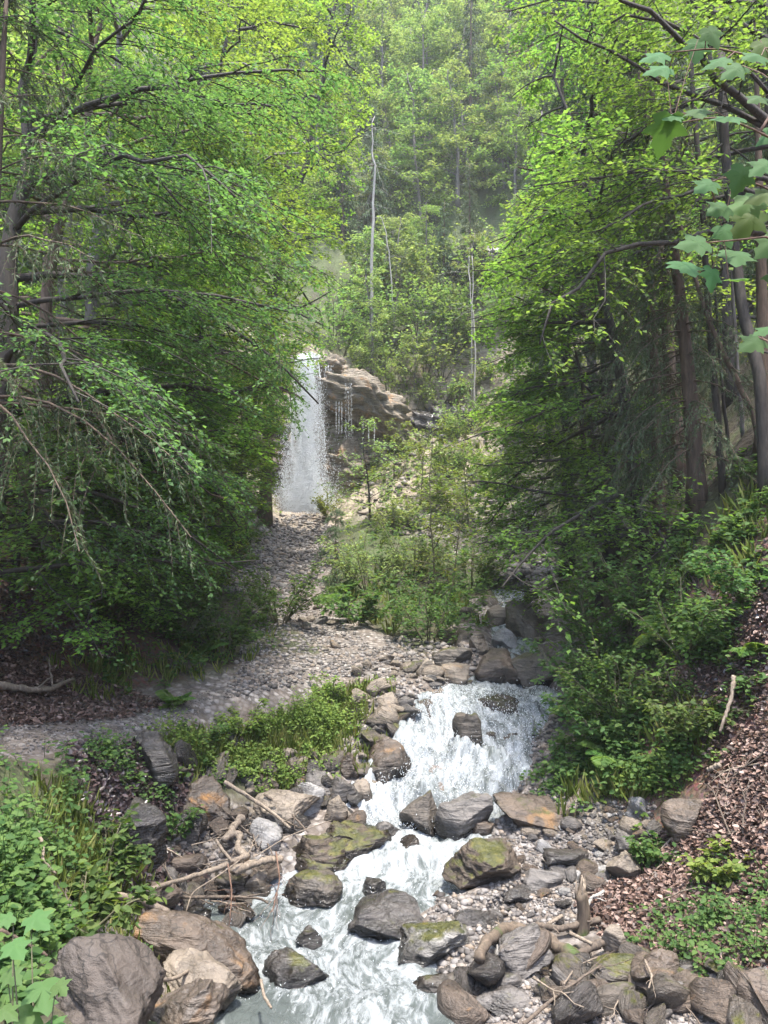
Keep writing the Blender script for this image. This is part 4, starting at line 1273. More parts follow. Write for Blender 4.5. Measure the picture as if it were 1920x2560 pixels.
def tree(name, label, cat, base, H, top, r0, nl, L, tmin, az, azs, elev, droop, leaf, bark, seed, ntw=14, n2=6, leafL=0.09, spacing=0.06,
         clip=None, tops=0.45, group=None, tmax=0.98, k=4, twl=0.40, limb_r=0.30, dead=0):
    rs = np.random.RandomState(seed)
    base = np.array([base[0], base[1], float(HT(base[0], base[1])) - 0.15])
    root = thing(name, label, cat, base, 0, group)
    tr = np.linspace(0, 1, 16)
    wobx = np.cumsum(rs.normal(size=16)) * 0.012 * H
    wobx -= wobx[0]
    T = np.stack([top[0] * tr ** 1.3 + wobx * tr, top[1] * tr + wobx[::-1] * 0.3 * tr, H * tr], -1)
    wood, lf = MB(), MB()
    rad = r0 * (1 - 0.85 * tr) + r0 * 0.5 * np.exp(-tr * H / 0.35)
    tubes(wood, T[None], rad[None], 10)
    tt = np.linspace(tmin, tmax, nl) + rs.normal(size=nl) * 0.015
    B, TT = sample(T[None], np.zeros(nl, int), np.clip(tt, tmin * 0.9, 0.995))
    a = az + rs.uniform(-azs, azs, nl)
    e = elev + rs.normal(size=nl) * 0.15 + 0.5 * np.maximum(tt - 0.75, 0)
    D = np.stack([np.cos(a) * np.cos(e), np.sin(a) * np.cos(e), np.sin(e)], -1)
    Ll = L * (1 - tops * ((tt - tmin) / (1 - tmin)) ** 2) * rs.uniform(0.75, 1.2, nl)
    lim = curves(B, D, Ll, 10, droop * rs.uniform(0.5, 1.5, nl), 0.09, rs)
    gclip = None
    if clip is not None:
        gclip = lambda P: clip(P + base)
    if gclip is not None:
        okm = gclip(lim.reshape(-1, 3)).reshape(lim.shape[:2])
        bad = ~okm
        bad[:, 0] = False
        cut = np.where(bad.any(1), bad.argmax(1) - 0.5, 9.0) / 9.0
        keep = (cut > 0.12)
        lim, Ll, cut = lim[keep], Ll[keep], cut[keep]
        Ll = Ll * cut
        q_ = cut[:, None] * np.linspace(0, 1, 10)[None]
        lim = np.stack([sample(lim, np.arange(len(lim)), q_[:, m_])[0] for m_ in range(10)], 1)
    rl = np.minimum(r0 * limb_r, 0.009 * Ll + 0.008) * rs.uniform(0.7, 1.3, len(Ll))
    crown(wood, lf, lim, Ll, rl, rs, ntw, n2, leafL, spacing, droop, gclip, k, twl)
    wood.build('trunk', MATS[bark], root, True)
    lf.build('crown', MATS[leaf], root)
    return root

def spruce(name, label, base, H, top, r0, L, tmin, leaf, bark, seed, step=0.38, per=5, clip=None, needL=0.10, ntw=18, group=None, droop=0.5, azr=None, nwid=0.20):
    rs = np.random.RandomState(seed)
    base = np.array([base[0], base[1], float(HT(base[0], base[1])) - 0.15])
    root = thing(name, label, 'tree', base, 0, group)
    tr = np.linspace(0, 1, 14)
    T = np.stack([top[0] * tr ** 1.5, top[1] * tr, H * tr], -1)
    wood, lf = MB(), MB()
    tubes(wood, T[None], (r0 * (1 - 0.9 * tr) + r0 * 0.5 * np.exp(-tr * H / 0.4))[None], 10)
    nw = int(H * (1 - tmin) / step)
    tt = np.repeat(np.linspace(tmin, 0.985, nw), per) + rs.normal(size=nw * per) * 0.006
    n = len(tt)
    B, _ = sample(T[None], np.zeros(n, int), np.clip(tt, 0.01, 0.99))
    a = rs.uniform(0, 6.283, n) if azr is None else rs.uniform(azr[0], azr[1], n)
    e = 0.05 + 0.5 * (tt - 0.5) + rs.normal(size=n) * 0.1
    D = np.stack([np.cos(a) * np.cos(e), np.sin(a) * np.cos(e), np.sin(e)], -1)
    Ll = L * (1.03 - tt) / (1.03 - tmin) * rs.uniform(0.6, 1.15, n) + 0.25
    br = curves(B, D, Ll, 7, droop * rs.uniform(0.5, 1.3, n), 0.06, rs)
    gclip = (lambda P: clip(P + base)) if clip is not None else None
    if gclip is not None:
        ok = gclip(br[:, -1])
        br, Ll = br[ok], Ll[ok]
    tubes(wood, br, (0.006 + 0.006 * Ll)[:, None] * np.linspace(1, 0.25, 7)[None], 4)
    i = np.repeat(np.arange(len(br)), ntw)
    s = 0.12 + 0.88 * (np.tile(np.arange(ntw), len(br)) + rs.uniform(size=len(i))) / ntw
    B, T2 = sample(br, i, s)
    D = side(T2, rs.uniform(0.5, 1.0, len(i)), rs)
    D[:, 2] -= 0.55
    L1 = Ll[i] * 0.30 * (1.1 - 0.6 * s) * rs.uniform(0.5, 1.3, len(i)) + 0.06
    t1 = curves(B, D, L1, 5, 0.5, 0.05, rs)
    tubes(wood, t1, np.full((len(t1), 1), 0.0035) * np.linspace(1, 0.5, 5)[None], 3)
    for P, sm in ((t1, 0.0), (br, 0.35)):
        ln = np.linalg.norm(np.diff(P, axis=1), axis=2).sum(1)
        cnt = np.maximum(2, (ln * (1 - sm) / max(0.018, needL * 0.25)).astype(int))
        j = np.repeat(np.arange(len(P)), cnt)
        C, TT = sample(P, j, rs.uniform(sm, 1, len(j)))
        D = unit(TT + rs.normal(size=C.shape) * 0.55)
        leaves(lf, C, D, rs.normal(size=C.shape) * 0.6 + np.array([0, 0, 0.8]), needL * rs.uniform(0.6, 1.2, len(C)), nwid, 4, rs)
    wood.build('trunk', MATS[bark], root, True)
    lf.build('crown', MATS[leaf], root)
    return root

def shrub(name, label, base, H, W, nst, leaf, seed, leafL=0.08, spacing=0.05, ntw=7, n2=4, lean=(0, 0), cat='shrub', group=None, k=6, bark='stem', clip=None, droop=0.3):
    rs = np.random.RandomState(seed)
    base = np.array([base[0], base[1], float(HT(base[0], base[1])) - 0.05])
    root = thing(name, label, cat, base, 0, group)
    wood, lf = MB(), MB()
    a = rs.uniform(0, 6.283, nst)
    sp_ = W / max(H, 0.1) * 0.55 * np.sqrt(rs.uniform(0.05, 1, nst))
    D = np.stack([np.cos(a) * sp_ + lean[0], np.sin(a) * sp_ + lean[1], np.ones(nst)], -1)
    Ll = H * rs.uniform(0.6, 1.1, nst) * np.sqrt(1 + sp_ ** 2)
    B = np.stack([np.cos(a) * 0.06 * W, np.sin(a) * 0.06 * W, 0 * a], -1)
    lim = curves(B, D, Ll, 8, droop * sp_, 0.07, rs)
    gclip = (lambda P: clip(P + base)) if clip is not None else None
    crown(wood, lf, lim, Ll, 0.006 * Ll + 0.004, rs, ntw, n2, leafL, spacing, 0.15, gclip, k, 0.36, 0.15, 0.4, 0.8)
    wood.build('stems', MATS[bark], root, True)
    lf.build('foliage', MATS[leaf], root)
    return root

def fern(label, base, Lf, nf, seed, az=None, leaf='fern_leaf'):
    rs = np.random.RandomState(seed)
    base = np.array([base[0], base[1], float(HT(base[0], base[1]))])
    root = thing('fern', label, 'fern', base)
    a = (np.arange(nf) + rs.uniform(0, 0.7, nf)) * 6.283 / nf
    if az is not None:
        a = az[0] + (az[1] - az[0]) * (np.arange(nf) + rs.uniform(size=nf)) / nf
    e = rs.uniform(0.55, 1.1, nf)
    D = np.stack([np.cos(a) * np.cos(e), np.sin(a) * np.cos(e), np.sin(e)], -1)
    L = Lf * rs.uniform(0.7, 1.15, nf)
    P = curves(np.zeros((nf, 3)), D, L, 10, rs.uniform(0.4, 0.75, nf), 0.03, rs)
    for q in range(nf):
        mb = MB()
        tubes(mb, P[q:q + 1], (0.006 * Lf + 0.002) * np.linspace(1, 0.3, 10)[None], 4)
        ns = 26
        s = np.repeat(np.linspace(0.14, 0.99, ns), 2)
        sg = np.tile([-1.0, 1.0], ns)
        C, T = sample(P[q:q + 1], np.zeros(len(s), int), s)
        S = unit(np.cross(T, np.array([0, 0, 1.0])))
        N = np.cross(S, T)
        prof = np.sin(np.clip(s, 0, 1) ** 0.75 * math.pi) ** 0.8 * 0.24 * L[q] + 0.01
        leaves(mb, C, S * sg[:, None] + T * 0.35 - N * 0.1, N + rs.normal(size=C.shape) * 0.15, prof, 0.24, 6, rs)
        mb.build('frond', MATS[leaf], root)
    return root

# --- how far the crowns beside the stream reach out over it, as seen in the photograph: (v, u) of the two leafy edges
EL = np.array([(-400, 1000), (0, 985), (120, 990), (250, 960), (330, 900), (420, 930), (520, 900), (600, 850), (700, 850), (780, 830), (860, 815), (900, 740), (960, 735), (1020, 720), (1100, 700),
               (1180, 690), (1260, 660), (1320, 600), (1400, 560), (1500, 520), (1600, 480)])
ER = np.array([(-400, 1180), (0, 1240), (90, 1270), (160, 1360), (260, 1400), (330, 1350), (420, 1320), (520, 1280), (600, 1230), (700, 1200), (800, 1210), (860, 1230), (930, 1260), (1000, 1200), (1080, 1170),
               (1200, 1190), (1300, 1210), (1400, 1190), (1480, 1220), (1560, 1260), (1640, 1290), (1720, 1390)])

def reach(table, y0, sign, slack=30, seed=0):
    zz_ = (1280 - table[:, 0]) / F * y0
    xx_ = (table[:, 1] - 960) / F * y0
    o = np.argsort(zz_)
    zz_, xx_ = zz_[o], xx_[o]
    def f(P):
        lim = np.interp(P[:, 2], zz_, xx_)
        nz = vnoise(P * 0.9 + seed, 5) * slack / F * y0
        return (P[:, 0] < lim + nz) if sign < 0 else (P[:, 0] > lim + nz)
    return f

def bx(u, d):
    return ((u - 960) / F * d, d)

TREES_L = [
    # label, u, d, H, top, r0, nl, L, tmin, az, azs, elev, droop, leaf, bark, leafL
    ('broad leaning beech whose drooping dark boughs arch over the upper path', -90, 10.5, 15, (1.0, 1.0), 0.26, 30, 5.6, 0.16, -0.1, 1.2, 0.22, 0.60, 'shade_leaf', 'dark_bark', 0.065),
    ('grey trunked beech beside the path with sunlit yellow green sprays', 215, 16.5, 18, (0.5, 0.4), 0.24, 32, 5.4, 0.14, -0.2, 1.7, 0.18, 0.42, 'beech_leaf', 'grey_bark', 0.095),
    ('dark thin stemmed beech standing behind the grey trunk', 60, 14.0, 17, (0.8, 0.6), 0.17, 28, 4.8, 0.12, -0.2, 1.7, 0.18, 0.45, 'shade_leaf', 'brown_bark', 0.08),
    ('slim beech with a dark stem halfway to the waterfall', 400, 22.0, 20, (0.9, 0.3), 0.20, 34, 5.4, 0.10, -0.3, 2.2, 0.2, 0.38, 'bright_leaf', 'dark_bark', 0.115),
    ('bright maple leaning out before the waterfall top', 585, 27.5, 24, (2.0, 0.2), 0.24, 40, 6.0, 0.08, -0.6, 2.0, 0.2, 0.36, 'bright_leaf', 'dark_bark', 0.135),
    ('tall sunlit maple beside the waterfall with a gnarled bare limb', 660, 34.0, 28, (2.4, -0.6), 0.28, 44, 6.2, 0.10, -1.15, 1.5, 0.2, 0.34, 'bright_leaf', 'brown_bark', 0.155),
    ('dense maple on the slope above the gravel fan', 430, 31.0, 24, (1.5, 0.2), 0.26, 40, 6.6, 0.10, -0.3, 3.0, 0.2, 0.34, 'bright_leaf', 'dark_bark', 0.15),
    ('brown trunked beech deep in the shade up the slope', 110, 22.0, 21, (0.8, 0.2), 0.26, 34, 5.8, 0.12, -0.2, 3.0, 0.2, 0.38, 'bright_leaf', 'brown_bark', 0.12),
    ('beech high on the slope behind the others', -20, 30.0, 22, (1.0, 0.2), 0.28, 34, 6.4, 0.10, -0.2, 3.1, 0.2, 0.34, 'bright_leaf', 'grey_bark', 0.15),
    ('low spreading beech sapling over the bend of the path', 420, 17.5, 6.5, (0.8, -0.3), 0.09, 22, 3.4, 0.12, -0.4, 2.2, 0.2, 0.35, 'bright_leaf', 'dark_bark', 0.095),
    ('young beech with low sprays over the dark hollow', 150, 14.5, 5.0, (0.9, -0.2), 0.08, 18, 3.0, 0.15, -0.3, 2.0, 0.2, 0.38, 'beech_leaf', 'dark_bark', 0.09),
    ('young maple on the slope just before the gravel fan', 540, 24.0, 8.5, (0.8, -0.2), 0.10, 24, 3.6, 0.10, -0.4, 2.6, 0.25, 0.3, 'bright_leaf', 'brown_bark', 0.115),
    ('small maple at the edge of the gravel fan by the waterfall foot', 600, 33.5, 8.0, (0.9, 0), 0.10, 22, 3.0, 0.08, -1.0, 1.8, 0.25, 0.3, 'bright_leaf', 'brown_bark', 0.14),
    ('low beech with flat layered sprays just above the path', 320, 14.0, 4.6, (0.9, -0.3), 0.06, 40, 3.0, 0.10, -0.3, 2.2, 0.15, 0.3, 'bright_leaf', 'dark_bark', 0.085),
    ('beech sapling spreading bright sprays before the gravel fan', 470, 19.5, 6.4, (0.9, -0.3), 0.07, 42, 3.4, 0.08, -0.3, 2.4, 0.15, 0.3, 'bright_leaf', 'dark_bark', 0.10),
    ('many branched young beech under the grey trunked one', 230, 18.0, 7.5, (0.9, -0.3), 0.08, 42, 3.6, 0.08, -0.3, 2.6, 0.15, 0.3, 'bright_leaf', 'dark_bark', 0.10),
    ('young beech low in the corner above the fallen branch', 30, 12.5, 4.4, (0.9, -0.2), 0.06, 34, 2.8, 0.14, -0.3, 2.0, 0.15, 0.3, 'beech_leaf', 'dark_bark', 0.08),
    ('small bright maple hanging over the upper gravel fan', 610, 29.5, 7.0, (0.9, -0.2), 0.08, 38, 3.0, 0.08, -0.3, 2.6, 0.2, 0.3, 'bright_leaf', 'brown_bark', 0.13),
]
def cap_h(u, d, H, over=130):
    x, y = bx(u, d)
    return min(H, (1280 + over) / F * d - float(HT(x, y)))

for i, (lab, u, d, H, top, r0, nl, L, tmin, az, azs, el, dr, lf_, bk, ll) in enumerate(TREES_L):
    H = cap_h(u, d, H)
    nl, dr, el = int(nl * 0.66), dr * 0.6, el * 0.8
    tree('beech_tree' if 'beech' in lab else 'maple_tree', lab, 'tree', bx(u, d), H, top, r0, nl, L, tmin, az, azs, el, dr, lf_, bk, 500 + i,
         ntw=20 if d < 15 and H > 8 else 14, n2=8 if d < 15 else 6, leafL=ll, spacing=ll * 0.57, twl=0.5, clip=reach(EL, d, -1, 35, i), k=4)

spruce('spruce_tree', 'grey green spruce with hanging twigs in the upper corner above the path', bx(-70, 8.5), cap_h(-70, 8.5, 13), (0.3, 0.2), 0.17, 2.3, 0.45, 'needle', 'brown_bark', 571, clip=None, needL=0.07)

TREES_R = [
    ('dark stemmed beech whose low layered boughs hang over the cascade', 1612, 15.0, 10.5, (-1.3, 0.4), 0.13, 54, 4.4, 0.05, 3.2, 1.5, 0.12, 0.30, 'beech_leaf', 'dark_bark', 0.095),
    ('young beech spreading low leafy sprays above the upper stream', 1500, 17.0, 8.0, (-0.8, 0.2), 0.08, 46, 3.4, 0.06, 3.14, 2.2, 0.12, 0.28, 'beech_leaf', 'dark_bark', 0.095),
    ('beech with sunlit leaves reaching out high over the gorge', 1700, 19.0, 19, (-1.5, 0.2), 0.20, 34, 6.2, 0.38, 3.1, 1.5, 0.2, 0.42, 'beech_leaf', 'brown_bark', 0.095),
    ('pale green maple behind the dark spruces', 1500, 27.0, 21, (-1.4, 0.2), 0.22, 38, 5.6, 0.12, 3.1, 2.4, 0.2, 0.34, 'bright_leaf', 'grey_bark', 0.13),
    ('beech filling the gap up the slope behind the thin stems', 1830, 21.0, 17, (-0.6, 0.2), 0.18, 32, 5.2, 0.15, 3.1, 3.0, 0.2, 0.36, 'bright_leaf', 'dark_bark', 0.115),
    ('maple farther up the slope beyond the spruces', 1720, 30.0, 20, (-0.6, 0.2), 0.22, 32, 6.0, 0.12, 3.1, 3.0, 0.2, 0.34, 'bright_leaf', 'grey_bark', 0.15),
    ('overhanging beech at the top edge with fine dark twigs', 1990, 12.0, 14, (-0.5, 0.5), 0.20, 20, 5.0, 0.48, 3.0, 0.9, 0.22, 0.42, 'beech_leaf', 'dark_bark', 0.085),
    ('pale maple standing over the bowl beyond the stream', 1400, 38.0, 17, (-1.0, 0), 0.20, 34, 5.0, 0.10, 3.1, 3.1, 0.2, 0.3, 'bright_leaf', 'grey_bark', 0.16),
]
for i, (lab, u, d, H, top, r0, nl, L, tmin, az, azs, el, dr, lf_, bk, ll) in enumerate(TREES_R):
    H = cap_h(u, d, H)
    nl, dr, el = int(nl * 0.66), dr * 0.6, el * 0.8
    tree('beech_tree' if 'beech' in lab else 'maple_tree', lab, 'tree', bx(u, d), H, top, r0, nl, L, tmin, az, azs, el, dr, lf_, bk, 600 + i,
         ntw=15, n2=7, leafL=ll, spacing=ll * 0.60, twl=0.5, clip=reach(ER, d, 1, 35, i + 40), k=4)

spruce('spruce_tree', 'tall shaggy spruce with dark hanging twigs beside the bright maple', bx(1530, 19.0), cap_h(1530, 19, 24), (-0.6, 0.2), 0.19, 2.1, 0.14, 'needle', 'dark_bark', 651, clip=reach(ER, 19, 1, 20, 3), needL=0.09)
spruce('spruce_tree', 'spruce with a curved trunk foot growing out of the mossy bank', bx(1745, 13.6), cap_h(1745, 13.6, 18), (-1.1, 0.3), 0.16, 1.9, 0.13, 'needle', 'brown_bark', 652, needL=0.075, azr=(1.6, 5.2))
spruce('spruce_tree', 'spruce with bare dry lower twigs between the two darker spruces', bx(1650, 16.5), cap_h(1650, 16.5, 22), (-0.5, 0.3), 0.15, 1.6, 0.2, 'dry_needle', 'brown_bark', 653, needL=0.08, step=0.5, per=4)
spruce('spruce_tree', 'dark drooping spruce rising behind the reaching beech', bx(1420, 23.5), cap_h(1420, 23.5, 26), (-0.2, 0.2), 0.2, 2.2, 0.30, 'needle', 'dark_bark', 655, needL=0.11, clip=reach(ER, 23.5, 1, 20, 9))
spruce('spruce_tree', 'spruce with a bare straight trunk at the edge of the photo', bx(1912, 13.0), cap_h(1912, 13, 20), (-0.1, 0.2), 0.13, 1.5, 0.45, 'needle', 'brown_bark', 654, needL=0.08, step=0.5, per=4)

def pole(label, base_uv, d, pts_uv, r0, r1, bark, name='thin_tree', seed=0, twigs=10):
    """thin bare stem through given points at one distance"""
    rs = np.random.RandomState(seed)
    x, y = bx(base_uv[0], d)
    z = float(HT(x, y)) - 0.1
    root = thing(name, label, 'tree', (x, y, z))
    P = np.array([(x, y, z)] + [tuple(px(u, v, d + 0.15 * i)) for i, (u, v) in enumerate(pts_uv)]) - np.array([x, y, z])
    tq = np.linspace(0, len(P) - 1, 16)
    Q = np.stack([np.interp(tq, range(len(P)), P[:, c_]) for c_ in range(3)], -1)
    Q[1:-1] = (Q[:-2] + Q[1:-1] * 2 + Q[2:]) / 4 + np.cumsum(rs.normal(size=(14, 3)), 0) * r0 * (0.22 if d < 30 else 0.6) * np.array([1, 1, 0.2])
    mb = MB()
    tubes(mb, Q[None], np.linspace(r0, r1, 16)[None], 8)
    mb.build('trunk', MATS[bark], root, True)
    if twigs:
        s = rs.uniform(0.3, 1, twigs)
        B, T = sample(Q[None], np.zeros(twigs, int), s)
        D = np.concatenate([rs.normal(size=(twigs, 2)), rs.normal(size=(twigs, 1)) * 0.4 - 0.1], 1)
        Lt = rs.uniform(0.25, 0.9, twigs) * (r0 * 14 if d < 30 else 2.4)
        tw = curves(B, D, Lt, 6, 0.25, 0.12, rs)
        mb = MB()
        tubes(mb, tw, np.full((twigs, 1), max(r1 * 0.3, r0 * 0.09)) * np.linspace(1, 0.3, 6)[None], 4)
        i = np.repeat(np.arange(twigs), 4)
        B, T = sample(tw, i, rs.uniform(0.3, 1, len(i)))
        t2 = curves(B, side(T, rs.uniform(0.4, 1, len(i)), rs), Lt[i] * 0.4, 4, 0.2, 0.1, rs)
        tubes(mb, t2, np.full((len(i), 1), max(r1 * 0.15, r0 * 0.045)) * np.linspace(1, 0.4, 4)[None], 3)
        mb.build('twigs', MATS[bark], root, True)
    return root

pole('straight dark bare stem rising from the mossy bank beside the curved spruce', (1806, 1240), 13.2, [(1785, 1000), (1765, 700), (1740, 350), (1720, 0)], 0.065, 0.04, 'dark_bark', seed=1)
pole('thin dark stem just right of the straight bare stem', (1825, 1190), 13.8, [(1805, 1000), (1790, 760), (1772, 500)], 0.035, 0.015, 'dark_bark', seed=2)
pole('slanting stem leaning left from the mossy shoulder', (1905, 1075), 12.6, [(1890, 1050), (1830, 930), (1770, 800), (1700, 560)], 0.055, 0.03, 'brown_bark', seed=3)
pole('slender upright stem behind the slanting stem', (1858, 1130), 14.2, [(1850, 980), (1835, 780), (1815, 500), (1800, 200)], 0.04, 0.02, 'grey_bark', seed=4)
pole('thick dark trunk rising at the mossy shoulder by the photo edge', (1910, 1120), 12.0, [(1905, 980), (1885, 860), (1858, 700), (1835, 500), (1800, 100)], 0.10, 0.07, 'dark_bark', seed=5)
pole('dead grey leaning sapling beside the low beech', (1620, 1310), 15.5, [(1612, 1250), (1590, 1080), (1560, 930), (1545, 900)], 0.025, 0.012, 'dead_wood', seed=6)
pole('pale dead snag with bare forked branches on the hillside', (925, 700), 48.0, [(922, 600), (931, 450), (933, 380), (937, 290)], 0.12, 0.02, 'pale_bark', name='dead_tree', seed=7, twigs=26)
pole('thin white birch stem standing on the ledge above the bowl', (1187, 940), 46.0, [(1187, 850), (1184, 740), (1180, 640)], 0.06, 0.02, 'pale_bark', name='birch_tree', seed=8, twigs=10)
pole('second pale stem leaning beside the white birch stem', (1178, 900), 46.8, [(1183, 800), (1176, 700), (1172, 640)], 0.05, 0.03, 'pale_bark', name='birch_tree', seed=9, twigs=8)
pole('thin pale dead stem beside the tall snag', (985, 730), 50.0, [(975, 660), (962, 580), (950, 540)], 0.05, 0.02, 'pale_bark', name='dead_tree', seed=10, twigs=10)
pole('broken white trunk high on the far hillside', (1354, 245), 78.0, [(1352, 215), (1345, 180)], 0.40, 0.22, 'pale_bark', name='broken_tree', seed=11, twigs=0)
pole('bleached forked dead shrub on the dark ledge', (1112, 850), 48.5, [(1112, 800), (1118, 760)], 0.05, 0.03, 'pale_bark', name='dead_tree', seed=12, twigs=14)

# --- the far hillside: a few kinds of tree, then copies
far_protos = []
for i, (kind, H, r0, L, leaf) in enumerate([('b', 11, 0.20, 3.2, 'hill_leaf'), ('b', 13, 0.22, 3.4, 'hill_pale_leaf'), ('b', 8, 0.14, 2.6, 'hill_pale_leaf'), ('b', 10, 0.18, 3.4, 'hill_leaf'),
                                            ('s', 15, 0.22, 2.4, 'hill_needle'), ('s', 12, 0.18, 2.2, 'hill_needle')]):
    bp_ = (0.5 * (i - 3), 62 + 3 * i)
    if kind == 'b':
        far_protos.append(tree('broadleaf_tree', 'pale green broadleaf tree on the far hillside', 'tree', bp_, H, (0.4, -0.6), r0, 30, L, 0.06, 0, 3.14, 0.35, 0.22, leaf, 'grey_bark', 700 + i,
                               ntw=11, n2=5, leafL=0.27, spacing=0.16, group='broadleaf trees on the far hillside', twl=0.5))
    else:
        far_protos.append(spruce('spruce_tree', 'grey green spruce on the far hillside', bp_, H, (0.1, 0), r0, L, 0.12, leaf, 'brown_bark', 700 + i, step=0.55, per=5, needL=0.34, ntw=7,
                                 group='spruces on the far hillside', nwid=0.28))
rs = np.random.RandomState(77)
first = set()
y = 47.5
cnt = 0
while y < 128:
    stepx = 2.3 + y * 0.018
    x = -0.24 * y
    while x < 0.31 * y:
        xx_, yy_ = x + rs.normal() * 1.0, y + rs.normal() * 1.2
        x += stepx * rs.uniform(0.75, 1.25)
        uu = 960 + xx_ / yy_ * F
        if yy_ < 49 and 640 < uu < 900:
            continue
        con = rs.uniform() < (0.14 if y < 70 else 0.32) + (0.2 if (uu < 900 and y > 55) else 0)
        k = (4 + rs.randint(2)) if con else rs.randint(4)
        sc_ = rs.uniform(0.75, 1.15) * (0.45 if yy_ < 50 else 0.62 if yy_ < 56 else 0.85 if yy_ < 66 else 1.0)
        loc = (xx_, yy_, float(HT(xx_, yy_)) - 0.2)
        if k not in first:
            first.add(k)
            o = far_protos[k]
            o.location = loc
            o.scale = (sc_,) * 3
        else:
            o = copy_tree(far_protos[k], loc, rs.uniform(0, 6.28), sc_)
        cnt += 1
    y += 1.9 + 0.013 * y
# the side slopes behind the near trees
for sgn in (-1, 1):
    for j in range(20):
        yy_ = 26 + 1.7 * j + rs.normal() * 0.6
        xx_ = sgn * (yy_ * 0.34 + rs.uniform(0, 0.2) * yy_) + (1.0 if sgn > 0 else -1.0)
        k = (4 + rs.randint(2)) if rs.uniform() < 0.3 else rs.randint(4)
        lab = ('spruce' if k >= 4 else 'broadleaf tree') + (' on the steep slope behind the sunlit maples' if sgn < 0 else ' on the slope behind the dark spruces')
        copy_tree(far_protos[k], (xx_, yy_, float(HT(xx_, yy_)) - 0.2), rs.uniform(0, 6.28), rs.uniform(0.8, 1.15), lab,
                  ('spruces' if k >= 4 else 'broadleaf trees') + (' behind the sunlit maples' if sgn < 0 else ' behind the dark spruces'))

# shrubs hanging over the cliff and the dark ledges: prototype and copies
cs = shrub('shrub', 'bushy green shrub on the ledges above the cliff', (0.3, 46.2), 2.6, 3.4, 12, 'hill_leaf', 720, 0.20, 0.12, ntw=7, n2=4, k=4, group='shrubs above the cliff')
cs2 = shrub('shrub', 'bushy green shrub on the ledges above the cliff', (3.5, 47.2), 2.2, 3.2, 12, 'hill_pale_leaf', 721, 0.20, 0.12, ntw=7, n2=4, k=4, group='shrubs above the cliff')
for xx_, yy_, s_ in [(-1.6, 46.4, 0.8), (1.8, 46.6, 1.0), (5.2, 47.5, 1.1), (7.0, 46.6, 1.0), (2.6, 48.4, 1.2), (0.4, 48.4, 1.2), (-2.6, 47.0, 0.9), (4.5, 49.0, 1.1), (8.5, 47.0, 1.1), (-1.0, 49.5, 1.2),
                    (6.2, 45.2, 0.8), (8.8, 43.6, 1.0), (10.5, 44.5, 1.2), (3.0, 45.4, 0.8), (5.0, 44.4, 0.9), (7.4, 43.0, 1.0), (4.2, 42.6, 0.8), (6.4, 41.2, 0.9), (8.2, 40.4, 1.0), (3.4, 40.6, 0.6), (1.8, 42.6, 0.5),
                     (5.4, 38.6, 0.8), (2.2, 50.2, 1.3), (4.4, 51.0, 1.4), (6.6, 50.0, 1.4), (0.2, 50.8, 1.2), (-3.2, 48.6, 1.2), (-2.2, 51.0, 1.4), (3.2, 53.0, 1.5), (5.8, 53.4, 1.5), (0.8, 53.6, 1.5), (-1.4, 54.0, 1.5), (8.4, 52.4, 1.5), (3.6, 48.0, 1.3), (4.3, 48.5, 1.3), (5.6, 48.7, 1.3), (6.5, 48.3, 1.3), (5.0, 50.0, 1.4), (3.0, 49.6, 1.3), (4.0, 47.2, 1.0)]:
    copy_tree(cs if rs.uniform() < 0.5 else cs2, (xx_, yy_, float(HT(xx_, yy_)) - 0.1), rs.uniform(0, 6.28), s_)

# saplings and shrubs in the middle
def at(u, v, dflt=None):
    p = hit(u, v)
    return (p[0], p[1]) if p is not None else dflt

tree('sapling', 'tall thin sapling with bright leaves standing on the shrub island', 'sapling', at(1085, 1500), 5.2, (0.15, 0), 0.035, 26, 1.25, 0.12, 0, 3.14, 0.35, 0.15, 'sunny_leaf', 'stem', 731, ntw=7, n2=3, leafL=0.12, spacing=0.10)
tree('sapling', 'second bright sapling with two leaning stems beside the tall one', 'sapling', at(1130, 1480), 4.2, (0.5, 0), 0.03, 20, 1.2, 0.15, 0, 3.14, 0.35, 0.15, 'sunny_leaf', 'stem', 732, ntw=7, n2=3, leafL=0.12, spacing=0.10)
tree('sapling', 'small tree with a dark forked stem below the wet cliff', 'sapling', (px(925, 1330, 34)[0], 34), 4.6, (-0.2, 0), 0.06, 22, 1.7, 0.20, 0, 3.14, 0.4, 0.15, 'hill_pale_leaf', 'dark_bark', 733, ntw=8, n2=4, leafL=0.13, spacing=0.10)
tree('sapling', 'yellow green sapling just under the dripping overhang', 'sapling', (px(985, 1200, 40)[0], 40), 3.2, (0.1, 0), 0.04, 16, 1.2, 0.2, 0, 3.14, 0.4, 0.15, 'sunny_leaf', 'stem', 734, ntw=6, n2=3, leafL=0.17, spacing=0.12)
tree('sapling', 'loose pale sapling on the rocky bowl right of the dark forked one', 'sapling', (px(1050, 1300, 36)[0], 36), 3.8, (0.2, 0), 0.045, 18, 1.5, 0.15, 0, 3.14, 0.4, 0.15, 'hill_pale_leaf', 'stem', 735, ntw=7, n2=3, leafL=0.15, spacing=0.11)
tree('sapling', 'pale green sapling on the bowl nearest the low beech', 'sapling', (px(1170, 1330, 33)[0], 33), 3.6, (-0.2, 0), 0.045, 18, 1.5, 0.15, 0, 3.14, 0.4, 0.15, 'sunny_leaf', 'stem', 736, ntw=7, n2=3, leafL=0.14, spacing=0.11)
spruce('spruce_sapling', 'little spruce growing at the edge of the gravel fan', (px(838, 1450, 25)[0], 25), 2.6, (0, 0), 0.035, 0.8, 0.1, 'hill_needle', 'brown_bark', 737, step=0.22, per=5, needL=0.10, ntw=8)
